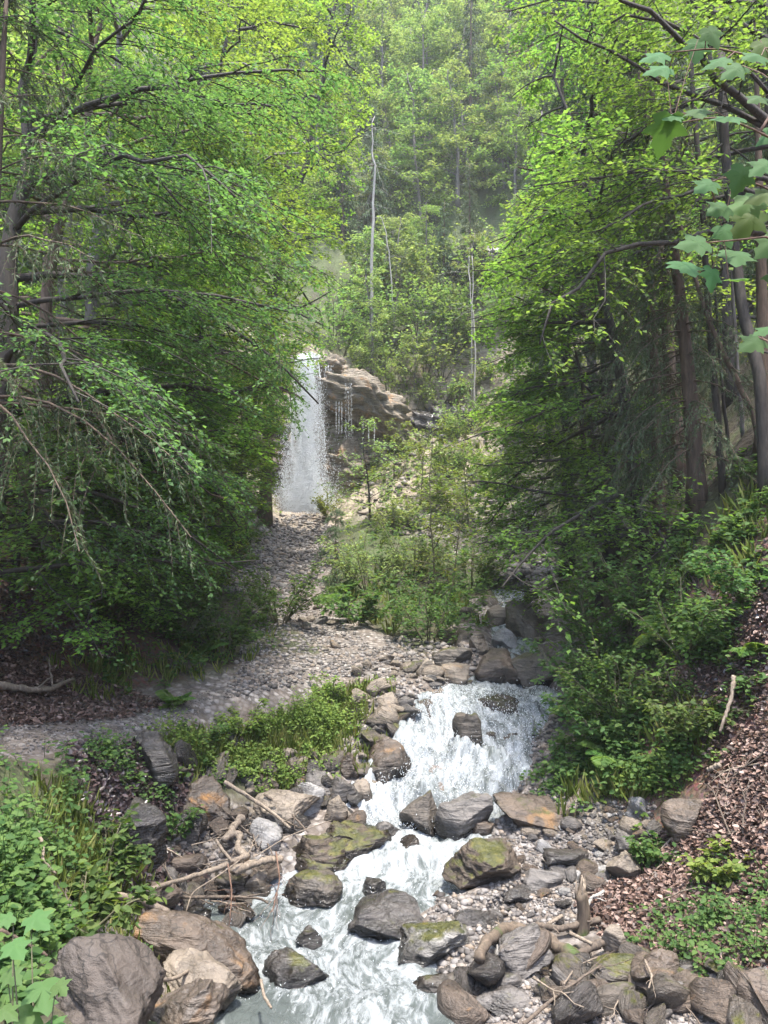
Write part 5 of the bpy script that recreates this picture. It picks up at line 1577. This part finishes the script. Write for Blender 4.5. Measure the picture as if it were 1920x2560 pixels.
SHR = [
    ('shrub', 'tall feathery pale shrub behind the path bend', (700, 1560), 0, 1.6, 1.7, 'herb_leaf', 0.09),
    ('shrub', 'green shrub at the foot of the path slope', (560, 1640), 0, 1.5, 1.9, 'herb_leaf', 0.085),
    ('shrub', 'leafy shrub above the path beside the dark hollow', (440, 1600), 0, 1.5, 2.0, 'shade_leaf', 0.085),
    ('shrub', 'dark low shrub in the hollow above the path', (260, 1560), 0, 1.2, 2.0, 'shade_leaf', 0.08),
    ('shrub', 'dark shrub high in the shaded hollow', (90, 1450), 0, 1.3, 2.2, 'shade_leaf', 0.08),
    ('shrub', 'rounded green shrub on the slope before the gravel fan', (530, 1480), 0, 1.7, 2.4, 'herb_leaf', 0.10),
    ('shrub', 'shrub spreading over the edge of the gravel fan', (590, 1400), 0, 2.0, 2.6, 'herb_leaf', 0.12),
    ('shrub', 'upright yellow green shrub at the top of the gravel fan', (822, 1300), 0, 1.5, 1.3, 'sunny_leaf', 0.13),
    ('shrub', 'broad leaved dark green plant at the foot of the shrub island', (890, 1560), 0, 0.9, 1.4, 'herb_leaf', 0.16),
    ('shrub', 'dense dark shrub hanging over the end of the shrub island', (1070, 1600), 0, 1.5, 2.2, 'herb_leaf', 0.10),
    ('shrub', 'twiggy brown green shrub in the middle of the shrub island', (920, 1480), 0, 1.8, 2.2, 'hill_pale_leaf', 0.10),
    ('shrub', 'light green shrub filling the shrub island behind the saplings', (1030, 1440), 0, 2.0, 2.8, 'herb_leaf', 0.11),
    ('shrub', 'green shrub between the saplings and the low beech', (1180, 1470), 0, 1.8, 2.4, 'herb_leaf', 0.11),
    ('shrub', 'pale loose shrub on the slope of the rocky bowl', (980, 1330), 0, 1.6, 2.4, 'hill_pale_leaf', 0.14),
    ('shrub', 'sunlit shrub farther up the rocky bowl', (1130, 1280), 0, 1.8, 2.6, 'sunny_leaf', 0.15),
    ('shrub', 'bushy pale shrub at the right side of the rocky bowl', (1260, 1240), 0, 2.0, 3.0, 'hill_pale_leaf', 0.15),
    ('shrub', 'green shrub below the dark rock face in the bowl', (1120, 1180), 0, 1.6, 2.6, 'herb_leaf', 0.15),
    ('shrub', 'small sunny shrub on the turf bank beside the path', (600, 1830), 0, 0.5, 0.9, 'sunny_leaf', 0.06),
    ('shrub', 'tufty shrub at the tip of the turf bank above the rocks', (830, 1760), 0, 0.55, 0.8, 'sunny_leaf', 0.06),
    ('shrub', 'shrub drooping from the turf bank toward the leaning branch', (500, 1850), 0, 0.45, 0.9, 'herb_leaf', 0.06),
    ('shrub', 'leafy shrub leaning over the cascade from the mossy bank', (1500, 1860), 0, 0.9, 1.4, 'shade_leaf', 0.085),
    ('shrub', 'shrub at the water edge below the low beech', (1460, 1740), 0, 1.1, 1.4, 'shade_leaf', 0.085),
    ('shrub', 'bushy green shrub in the middle of the mossy bank', (1560, 1800), 0, 1.2, 2.0, 'herb_leaf', 0.08),
    ('shrub', 'wide low shrub at the top of the leafy slope', (1720, 1840), 0, 0.9, 1.6, 'herb_leaf', 0.075),
    ('shrub', 'shaded shrub under the curved spruce', (1590, 1560), 0, 1.4, 2.0, 'shade_leaf', 0.085),
    ('shrub', 'shrub on the mossy bank above the fern', (1720, 1640), 0, 1.1, 1.8, 'herb_leaf', 0.08),
    ('shrub', 'dark shrub at the photo edge above the bare soil', (1870, 1500), 0, 1.0, 1.5, 'shade_leaf', 0.085),
    ('shrub', 'green shrub with thin pale stems by the dead grey sapling', (1500, 1640), 0, 1.6, 1.8, 'herb_leaf', 0.085),
    ('shrub', 'yellow green seedling standing alone on the dead leaves', (1800, 2200), 0, 0.45, 0.7, 'sunny_leaf', 0.085),
    ('shrub', 'small dark seedling at the edge of the stony bar and leaf litter', (1640, 2160), 0, 0.35, 0.45, 'herb_leaf', 0.07),
    ('shrub', 'leafy herb clump hanging over the orange stained boulder', (430, 2090), 0, 0.35, 0.7, 'herb_leaf', 0.07),
    ('shrub', 'broad herb clump above the big smooth boulder', (200, 2330), 0, 0.5, 0.9, 'herb_leaf', 0.09),
    ('shrub', 'herb clump on the grassy edge by the flat brown slab', (250, 2200), 0, 0.5, 0.9, 'herb_leaf', 0.08),
]
for i, (nm, lab, uv, lean, H, W, lf_, ll) in enumerate(SHR):
    shrub(nm, lab, at(*uv), H, W, 11, lf_, 740 + i, ll, ll * 0.5, ntw=10, n2=5, k=6 if ll < 0.1 else 4)
for i, (lab, uv, Lf, az) in enumerate([
    ('fern with long arching fronds by the dark hollow above the path', (490, 1650), 0.9, None),
    ('fern on the shrub island edge beside the gravel fan', (850, 1500), 1.3, None),
    ('small fern beside the path at the foot of the shaded slope', (440, 1770), 0.6, None),
    ('pale fern spreading from the mossy bank under the curved spruce', (1680, 1600), 1.0, None),
    ('fern at the photo edge on the mossy bank', (1890, 1650), 0.5, None),
    ('bright fern low on the mossy bank near the cascade', (1520, 1900), 0.75, None),
    ('fern half hidden among herbs beside the cascade', (1440, 1800), 0.7, None),
]):
    fern(lab, at(*uv), Lf, 9, 800 + i, az)

# big leaved herb in the near corner
def palmate(L, rs, curl=1.0):
    h = [(0.0, 0.03), (0.14, -0.06), (0.30, -0.03), (0.43, 0.05), (0.36, 0.13), (0.33, 0.20), (0.46, 0.29), (0.60, 0.43), (0.45, 0.44), (0.36, 0.47), (0.25, 0.49), (0.24, 0.58), (0.27, 0.68), (0.16, 0.78), (0.10, 0.88), (0.0, 1.02)]
    o = np.array(h + [(-a, b) for a, b in h[-2:0:-1]])
    o = o + rs.normal(size=o.shape) * 0.012
    c = np.array([0, 0.28])
    rings = [c[None]] + [c + (o - c) * f for f in (0.33, 0.66, 1.0)]
    V2 = np.concatenate(rings)
    x, y = V2[:, 0], V2[:, 1]
    ang = np.arctan2(x, y - 0.02)
    z = -0.22 * np.abs(x) ** 1.4 * curl - 0.22 * np.maximum(y - 0.2, 0) ** 1.6 * curl + 0.035 * np.cos(ang * 7) * np.hypot(x, y)
    V = np.stack([x, y, z], -1) * L
    n = len(o)
    Fc = [[0, 1 + (k + 1) % n, 1 + k] for k in range(n)]
    Q = []
    for r_ in range(2):
        a, b = 1 + r_ * n, 1 + (r_ + 1) * n
        Q += [[a + k, a + (k + 1) % n, b + (k + 1) % n, b + k] for k in range(n)]
    return V, np.array(Fc), np.array(Q)

def leaf_part(parent, P, D, N, L, mat, rs, petiole=None):
    V, Fc, Q = palmate(L, rs, rs.uniform(0.7, 1.5))
    D = unit(np.array(D, float))
    S = unit(np.cross(D, np.array(N, float)))
    N = np.cross(S, D)
    V = P + V[:, :1] * S + V[:, 1:2] * D + V[:, 2:] * N
    mb = MB()
    mb.add(V, Fc)
    mb.f.append(Q)
    o = mb.build('leaf', MATS[mat], parent, True)
    if petiole is not None:
        return o, np.stack([petiole, (petiole + P) / 2 + np.array([0, 0, 0.01]), P])
    return o, None

rs = np.random.RandomState(91)
D0 = 2.35
mbase = np.array([1.75, 2.5, float(HT(1.75, 2.5)) - 0.1])
msap = thing('maple_sapling', 'close sycamore sapling hanging its big five lobed leaves into the edge of the photo', 'sapling', mbase)
nodes_ = {'a': (1990, 150), 'b': (1905, 320), 'c': (1960, 470), 'd': (1960, 560), 'e': (1990, 830)}
wood = MB()
stemP = np.array([mbase, (1.62, 2.5, -1.5), (1.5, 2.48, 0.3), (1.36, 2.42, 1.1), (1.32, 2.4, 1.7)]) - mbase
tubes(wood, stemP[None], np.array([[0.022, 0.018, 0.013, 0.009, 0.005]]), 7)
twig_px = {'a': [(2050, 210), (1930, 150), (1790, 120), (1690, 130)], 'b': [(2060, 420), (1900, 330), (1800, 290), (1680, 310)], 'b2': [(1900, 330), (1960, 230), (1920, 120)],
           'c': [(2070, 560), (1920, 470), (1830, 440), (1770, 455)], 'd': [(2080, 720), (1930, 590), (1840, 600), (1730, 610)], 'e': [(2100, 960), (1960, 870), (1890, 840)]}
tw3 = {}
for k_, pp in twig_px.items():
    P = np.array([px(u, v, D0 + 0.12 * rs.normal()) for u, v in pp]) - mbase
    if k_ != 'b2':
        q = stemP[np.argmin(np.abs(stemP[:, 2] - P[0, 2] + 0.1))]
        P = np.vstack([q[None], P])
    tq = np.linspace(0, len(P) - 1, 12)
    Qc = np.stack([np.interp(tq, range(len(P)), P[:, c_]) for c_ in range(3)], -1)
    tw3[k_] = Qc
    tubes(wood, Qc[None], np.linspace(0.005, 0.002, 12)[None], 5)
allt = np.concatenate(list(tw3.values()))
for (u, v, wpx) in [(1637, 139, 80), (1648, 172, 82), (1744, 119, 74), (1782, 87, 72), (1793, 153, 74), (1834, 176, 76), (1886, 139, 82), (1915, 118, 80), (1892, 246, 66), (1819, 292, 98), (1747, 278, 74), (1680, 290, 62),
                    (1666, 333, 118), (1764, 463, 76), (1851, 446, 86), (1905, 417, 80), (1863, 509, 108), (1909, 486, 90), (1868, 553, 104), (1735, 608, 96), (1718, 665, 104), (1840, 640, 106), (1782, 694, 74),
                    (1842, 697, 76), (1880, 858, 80), (1915, 822, 74), (1815, 585, 76), (1800, 520, 80), (1925, 610, 96), (1935, 330, 90), (1950, 700, 90)]:
    d = D0 + rs.normal() * 0.14
    L = wpx / F * d * 0.92
    c = px(u, v, d) - mbase
    left = rs.uniform(-1, 0.5)
    D = np.array([left - 0.25, -0.25 + rs.normal() * 0.2, -0.40 + rs.normal() * 0.15])
    N = np.array([rs.normal() * 0.25, -0.95 + rs.normal() * 0.2, 0.8])
    P0 = c - unit(D) * L * 0.4
    near = allt[np.argmin(((allt - P0) ** 2).sum(1))]
    bright = rs.uniform() < 0.12
    _, pe = leaf_part(msap, P0, D, N, L, 'herb_leaf' if bright else 'maple_leaf', rs, near)
    tubes(wood, pe[None], np.array([[0.0016, 0.0014, 0.0013]]), 4)
wood.build('stem', MATS['red_twig'], msap, True)

hb = hit(60, 2540)
hb = np.array([-1.42, 3.05, float(HT(-1.42, 3.05))])
herb = thing('big_leaf_herb', 'large leaved green herb in the near corner before the smooth boulder', 'herb', hb)
wood = MB()
for (u, v, wpx) in [(40, 2370, 110), (110, 2480, 150), (30, 2440, 90), (60, 2545, 140), (140, 2560, 90), (20, 2530, 90), (95, 2300, 110), (150, 2470, 80), (10, 2300, 80)]:
    d = 3.0 + rs.normal() * 0.12
    L = wpx / F * d * 0.68
    c = px(u, v, d) - hb
    D = np.array([rs.normal() * 0.8 + 0.3, -0.7, -0.15])
    leaf_part(herb, c - unit(D) * L * 0.4, D, np.array([rs.normal() * 0.2, -0.35, 1]), L, 'shade_leaf', rs)
    st = np.stack([np.array([rs.normal() * 0.03, rs.normal() * 0.03, 0]), c * np.array([0.6, 0.6, 0.7]), c - unit(D) * L * 0.4])
    tubes(wood, st[None], np.array([[0.005, 0.004, 0.002]]), 5)
wood.build('stems', MATS['stem'], herb, True)

# ------------------------------------------------------------------ driftwood
def stick(label, pts_uv, r0, r1, mat, lift=0.12, name='driftwood', seed=0, k=7, forks=0, rough=0.1):
    rs = np.random.RandomState(seed)
    P = []
    for q in pts_uv:
        h_ = hit(q[0], q[1])
        l_ = q[2] if len(q) > 2 else lift
        P.append(px(q[0], q[1], h_[1] - l_ * 2.0))
    P = np.array(P)
    o = P.mean(0)
    P = P - o
    n = 24
    tq = np.linspace(0, len(P) - 1, n)
    Q = np.stack([np.interp(tq, range(len(P)), P[:, c_]) for c_ in range(3)], -1)
    for _ in range(3):
        Q[1:-1] = (Q[:-2] + 2 * Q[1:-1] + Q[2:]) / 4
    Q[1:-1] += rs.normal(size=(n - 2, 3)) * r0 * rough
    mb = MB()
    rad = np.linspace(r0, r1, n) * (1 + rs.normal(size=n) * 0.08 + (0.22 * vnoise(np.stack([tq * 2.5, tq * 0, tq * 0], -1), seed) if r0 > 0.04 else 0))
    Q += (np.cumsum(rs.normal(size=(n, 3)), 0) * r0 * 0.10 if r0 > 0.04 else 0)
    tubes(mb, Q[None], rad[None], k)
    if forks:
        B, T = sample(Q[None], np.zeros(forks, int), rs.uniform(0.25, 0.95, forks))
        ln = np.linalg.norm(np.diff(Q, axis=0), axis=1).sum()
        tw = curves(B, unit(T + rs.normal(size=B.shape) * 0.7), ln * rs.uniform(0.12, 0.35, forks), 7, 0.1, 0.15, rs)
        tubes(mb, tw, np.full((forks, 1), r1 * 0.7) * np.linspace(1, 0.35, 7)[None], 4)
    ob = mb.build(name, MATS[mat], None, True)
    ob.location = o
    return tag(ob, label, 'driftwood' if name == 'driftwood' else name.replace('_', ' '))

STK = [
    ('long pale pole lying across the driftwood pile', [(370, 2225), (470, 2195), (560, 2165), (612, 2140)], 0.022, 0.034, 'dead_wood', 0.25),
    ('thick twisted pale root curling up in the driftwood pile', [(618, 2145), (590, 2120), (600, 2085), (575, 2085), (555, 2100)], 0.045, 0.04, 'dead_wood', 0.25),
    ('pale upright stub of the twisted root', [(572, 2085), (590, 2060), (608, 2040)], 0.055, 0.05, 'dead_wood', 0.2),
    ('long thin branch leaning down from the grassy bank to the driftwood', [(560, 1955), (620, 1990), (680, 2030), (725, 2070)], 0.03, 0.018, 'dead_wood', 0.25),
    ('second thin dark branch beside the leaning one', [(660, 1985), (720, 2025), (770, 2080)], 0.018, 0.012, 'dark_wood', 0.25),
    ('dark bent branch lying low over the stones of the driftwood pile', [(410, 2225), (460, 2245), (560, 2242), (650, 2245), (670, 2258)], 0.022, 0.012, 'dark_wood', 0.22),
    ('grey log jutting from the herbs over the pool', [(290, 2238), (350, 2250), (420, 2282)], 0.032, 0.04, 'dead_wood', 0.12),
    ('short thick log behind the pale pole', [(580, 2180), (640, 2160), (710, 2150)], 0.05, 0.045, 'dead_wood', 0.2),
    ('short dead stick standing against the twisted root', [(540, 2100), (560, 2130), (582, 2155)], 0.02, 0.016, 'dead_wood', 0.3),
    ('thin curved stick in front of the driftwood pile', [(600, 2150), (545, 2190), (480, 2230), (465, 2280)], 0.008, 0.005, 'dead_wood', 0.3),
    ('wispy dry twigs heaped against the moss capped boulder', [(690, 2130), (700, 2200), (680, 2280)], 0.010, 0.005, 'red_twig', 0.3),
    ('tangle of dry twigs beside the small upright tan rock', [(570, 2160), (580, 2230), (575, 2290)], 0.010, 0.004, 'red_twig', 0.3),
    ('bare twig arching over the white angular rock', [(640, 2140), (720, 2090), (800, 2060), (830, 2050)], 0.007, 0.004, 'dead_wood', 0.3),
    ('bent pale root draped over the pale cracked rock', [(360, 2455), (440, 2448), (480, 2420), (530, 2412), (536, 2432)], 0.018, 0.014, 'dead_wood', 0.28),
    ('short pale stick poking into the pool under the brown ledge', [(652, 2450), (660, 2490), (678, 2520)], 0.014, 0.012, 'dead_wood', 0.35),
    ('thick mossy curved log arching between the boulders', [(1200, 2400), (1225, 2345), (1270, 2318), (1330, 2325), (1400, 2365), (1450, 2400)], 0.055, 0.075, 'mossy_wood', 0.20),
    ('dark straight log lying on the dead leaves', [(1398, 2418), (1450, 2385), (1520, 2345)], 0.05, 0.035, 'dark_wood', 0.12),
    ('grey broken branch across the bar behind the stump', [(1340, 2312), (1400, 2322), (1500, 2298)], 0.035, 0.03, 'dark_wood', 0.1),
    ('pale broken stick pointing at the stump', [(1370, 2310), (1405, 2290)], 0.02, 0.02, 'dead_wood', 0.1),
    ('forked pale stick leaning on the stones above the stump', [(1450, 2255), (1462, 2215), (1455, 2190)], 0.022, 0.014, 'dead_wood', 0.25),
    ('white bleached branch lying above the stump', [(1465, 2270), (1478, 2245), (1510, 2228)], 0.02, 0.016, 'pale_bark', 0.12),
    ('short weathered stick between stump and dark log', [(1425, 2332), (1480, 2360)], 0.02, 0.018, 'dead_wood', 0.14),
    ('long thin branch lying across the bottom of the stony bank', [(1310, 2560), (1390, 2490), (1460, 2440), (1525, 2400)], 0.016, 0.008, 'dark_wood', 0.2),
    ('thin curved twig above the long thin branch', [(1410, 2460), (1440, 2415), (1500, 2390)], 0.008, 0.005, 'dead_wood', 0.2),
    ('dead forked root on the face of the large brown block', [(1612, 2400), (1630, 2440), (1622, 2470)], 0.012, 0.007, 'dead_wood', 0.25),
    ('dark stick floating against the ridged boulder', [(1040, 2304), (1080, 2310), (1140, 2310)], 0.022, 0.014, 'dark_wood', 0.05),
    ('fallen branch on the dead leaves above the path', [(-20, 1712), (60, 1722), (120, 1722), (180, 1695)], 0.06, 0.025, 'dead_wood', 0.12),
    ('bent pale stick among the herbs on the near bank', [(95, 2080), (110, 2120), (105, 2150), (140, 2185)], 0.014, 0.010, 'dead_wood', 0.2),
    ('thin straight stick lying in the corner herbs', [(0, 2325), (60, 2355), (118, 2390)], 0.014, 0.010, 'brown_bark', 0.1),
    ('bare root hanging from the bare soil at the photo edge', [(1835, 1690), (1830, 1740), (1810, 1800), (1800, 1830)], 0.03, 0.018, 'dead_wood', 0.15),
    ('pale plank like log end on top of the leafy slope', [(1770, 1925), (1800, 1912)], 0.03, 0.03, 'dead_wood', 0.1),
    ('small twig crossing the pebbles by the big mossy boulder', [(1190, 2110), (1240, 2096), (1290, 2100)], 0.010, 0.006, 'dead_wood', 0.15),
]
for i, (lab, P_, r0, r1, mt, lf_) in enumerate(STK):
    stick(lab, P_, r0, r1, mt, lf_, seed=300 + i, forks=(14 if 'twigs' in lab else 3 if 'branch' in lab else 2 if 'forked' in lab else 0))
rs = np.random.RandomState(66)
tws = []
for q_ in range(4):
    P0 = curves(np.zeros((1, 3)), np.array([[1.0, 0.1 * rs.normal(), 0.05]]), 0.5, 9, 0.05, 0.10, rs)
    mb = MB()
    tubes(mb, P0, 0.009 * np.linspace(1, 0.4, 9)[None], 5)
    B, T = sample(P0, np.zeros(3, int), rs.uniform(0.3, 0.9, 3))
    tubes(mb, curves(B, side(T, np.full(3, 0.7), rs), np.full(3, 0.16), 5, 0.1, 0.1, rs), 0.005 * np.linspace(1, 0.4, 5)[None].repeat(3, 0), 4)
    me = mb.data('fallen_twig', True)
    me.materials.append(MATS['dead_wood' if q_ % 2 else 'dark_wood'])
    tws.append(me)
for lab_, grp_, poly_, n_ in [('bare fallen twig lying on the dead leaves of the steep bank', 'fallen twigs on the leafy bank', [(1500, 2320), (1560, 2200), (1780, 2000), (1920, 1850), (1920, 2200), (1650, 2300)], 22),
                              ('thin broken twig caught among the driftwood by the pool', 'broken twigs in the driftwood', [(400, 2100), (640, 2060), (700, 2180), (690, 2290), (430, 2290)], 20),
                              ('dark fallen twig on the stones of the lower bank', 'fallen twigs on the lower bank', [(1250, 2350), (1500, 2380), (1850, 2450), (1800, 2540), (1300, 2540)], 16)]:
    for p_ in scatter(poly_, n_, rs):
        o = bpy.data.objects.new('fallen_twig', tws[rs.randint(4)])
        COL.objects.link(o)
        o.location = (p_[0], p_[1], p_[2] + 0.05 + (0.10 if 'leaves' not in lab_ else 0) * rs.uniform())
        az_ = rs.uniform(0, 6.28)
        gx_ = float(HT(p_[0] + 0.2 * math.cos(az_), p_[1] + 0.2 * math.sin(az_)) - HT(p_[0], p_[1])) / 0.2
        o.rotation_euler = (rs.normal() * 0.3, -math.atan(gx_), az_)
        s__ = rs.uniform(0.6, 1.6)
        o.scale = (s__, s__, s__)
        tag(o, lab_, 'twig', grp_)
# the upright stump
sp_ = hit(1452, 2330)
root = thing('tree_stump', 'short upright rotten stump with a mossy splintered top on the bar', 'stump', sp_)
mb = MB()
th = np.linspace(0, 1, 12)
rs = np.random.RandomState(5)
Ps = np.stack([0.03 * np.sin(th * 3), 0 * th, -0.1 + 0.48 * th], -1)
tubes(mb, Ps[None], (0.075 - 0.012 * th + 0.02 * np.exp(-th * 6))[None], 14)
V = mb.v[0]
V[:, :2] *= 1 + 0.10 * fbm(V * np.array([20, 20, 4]), 3, 3)[:, None]
top = V[:, 2] > 0.33
V[top, 2] += 0.10 * np.abs(fbm(V[top] * 18, 2, 8))
mb.build('trunk', MATS['mossy_wood'], root, True)
mb = MB()
for k_ in range(4):
    a = rs.uniform(0, 6.28)
    Q = np.array([[0.04 * math.cos(a), 0.04 * math.sin(a), 0.34], [0.05 * math.cos(a), 0.05 * math.sin(a), 0.42], [0.055 * math.cos(a) + 0.01, 0.05 * math.sin(a), 0.50 + 0.06 * rs.uniform()]])
    tubes(mb, Q[None], np.array([[0.02, 0.014, 0.004]]), 5)
mb.build('splinter', MATS['dead_wood'], root, True)

# ------------------------------------------------------------------ the dripping rock beside the fall
def outcrop(label, c, size, seed, rotz, tilt, mat='cliff_rock', cuts=8):
    P, Fc = rock_shape(seed, 5, cuts, 0.12)
    P = P * np.array(size)
    q = P[:, 2] / 0.55 + fbm(P * 0.7, 3, seed) * 0.8
    P += unit(P) * (0.75 * (np.abs(q - np.round(q)) - 0.25) + 0.30 * fbm(P * 1.4, 4, seed + 2) + 0.10 * np.abs(fbm(P * 4.5, 3, seed + 6)))[:, None]
    ct, st_ = math.cos(tilt), math.sin(tilt)
    P = np.stack([P[:, 0] * ct + P[:, 2] * st_, P[:, 1], -P[:, 0] * st_ + P[:, 2] * ct], -1)
    mb = MB()
    mb.add(P, Fc)
    o = mb.build('rock_outcrop', MATS[mat], smooth=True)
    o.location = c
    o.rotation_euler = (0, 0, rotz)
    return tag(o, label, 'rock')

outcrop('sunlit tan overhang of wet rock beside the waterfall', (-1.1, 44.0, 6.1), (2.9, 1.9, 1.55), 951, 0.1, 0.42, cuts=7)
outcrop('mossy rock step at the lip of the waterfall', (-3.0, 44.6, 7.9), (1.1, 1.3, 0.9), 952, 0.3, 0.2)
outcrop('sloping rock rib running down from the overhang', (1.6, 44.4, 3.9), (2.2, 1.2, 0.7), 953, 0.1, 0.75)
outcrop('dark rock face under the shrubs beside the rib', (3.8, 46.4, 5.0), (2.2, 1.4, 1.5), 954, -0.2, 0.3, 'dark_rock')
outcrop('dark cave like rock face on the hillside behind the beech', (7.2, 51.5, 15.8), (3.2, 1.5, 1.5), 955, 0.1, 0.2, 'dark_rock')
outcrop('layered tan rock at the foot of the dripping overhang', (-2.2, 43.3, 2.6), (1.5, 0.9, 1.6), 956, 0.1, 0.25)
outcrop('shaded brown rock on the other side of the waterfall', (-6.4, 42.8, 3.4), (1.3, 1.2, 2.6), 957, 0.0, -0.1, 'brown_rock')
for i, (lab, u, v0, v1, wd) in enumerate([('thin double trickle falling from the middle of the overhang', 872, 960, 1075, 0.022), ('faint trickle of drops nearer the waterfall', 848, 1005, 1062, 0.012),
                                          ('fine row of drips at the mossy end of the overhang', 922, 1055, 1092, 0.010), ('little white chute on the mossy step', 818, 905, 940, 0.05)]):
    mb = MB()
    rs = np.random.RandomState(60 + i)
    for s_ in range(3):
        z0, z1 = px(u, v0, 42.2)[2], px(u, v1, 42.2)[2]
        xx_ = px(u + (s_ - 1) * (7 if i != 2 else 14), v0, 42.2)[0]
        zz_ = np.linspace(z0, z1, 20)
        Q = np.stack([xx_ + rs.normal(size=20) * 0.012, 42.0 + 0.02 * rs.normal(size=20) + (1.1 if i == 3 else 0), zz_], -1)
        for q_ in range(0, 17, 5):
            if rs.uniform() < 0.7:
                tubes(mb, Q[None, q_:q_ + 4], (wd * (0.3 + 0.5 * rs.uniform(size=4)))[None] * 0.6, 4)
        drops(mb, np.stack([xx_ + rs.normal(size=90) * wd * 1.6, 42.0 + rs.normal(size=90) * wd + (1.1 if i == 3 else 0), rs.uniform(z1 - 0.5, z0, 90)], -1), rs.uniform(0.03, 0.14, 90), 0.013, np.array([[0, 0, -1.0]]), rs)
    tag(mb.build('water_trickle', MATS['spray']), lab, 'trickle')

# ------------------------------------------------------------------ the air of the gorge
hm, t, out = new_mat('haze')
pv = node(t, 'ShaderNodeVolumePrincipled')
pv.inputs['Color'].default_value = (0.985, 0.99, 1.0, 1)
pv.inputs['Density'].default_value = 0.0007
pv.inputs['Anisotropy'].default_value = 0.2
t.links.new(pv.outputs[0], out.inputs['Volume'])
mb = MB()
zt = float(GZ.max()) + 25
hv = np.array([[x, y, z] for z in (GZ.min() - 1, zt) for y in (-12, 155) for x in (-66, 66)], float)
mb.add(hv, np.array([[0, 2, 3, 1], [4, 5, 7, 6], [0, 1, 5, 4], [2, 6, 7, 3], [0, 4, 6, 2], [1, 3, 7, 5]]))
tag(mb.build('haze', hm), None, None, kind='stuff')
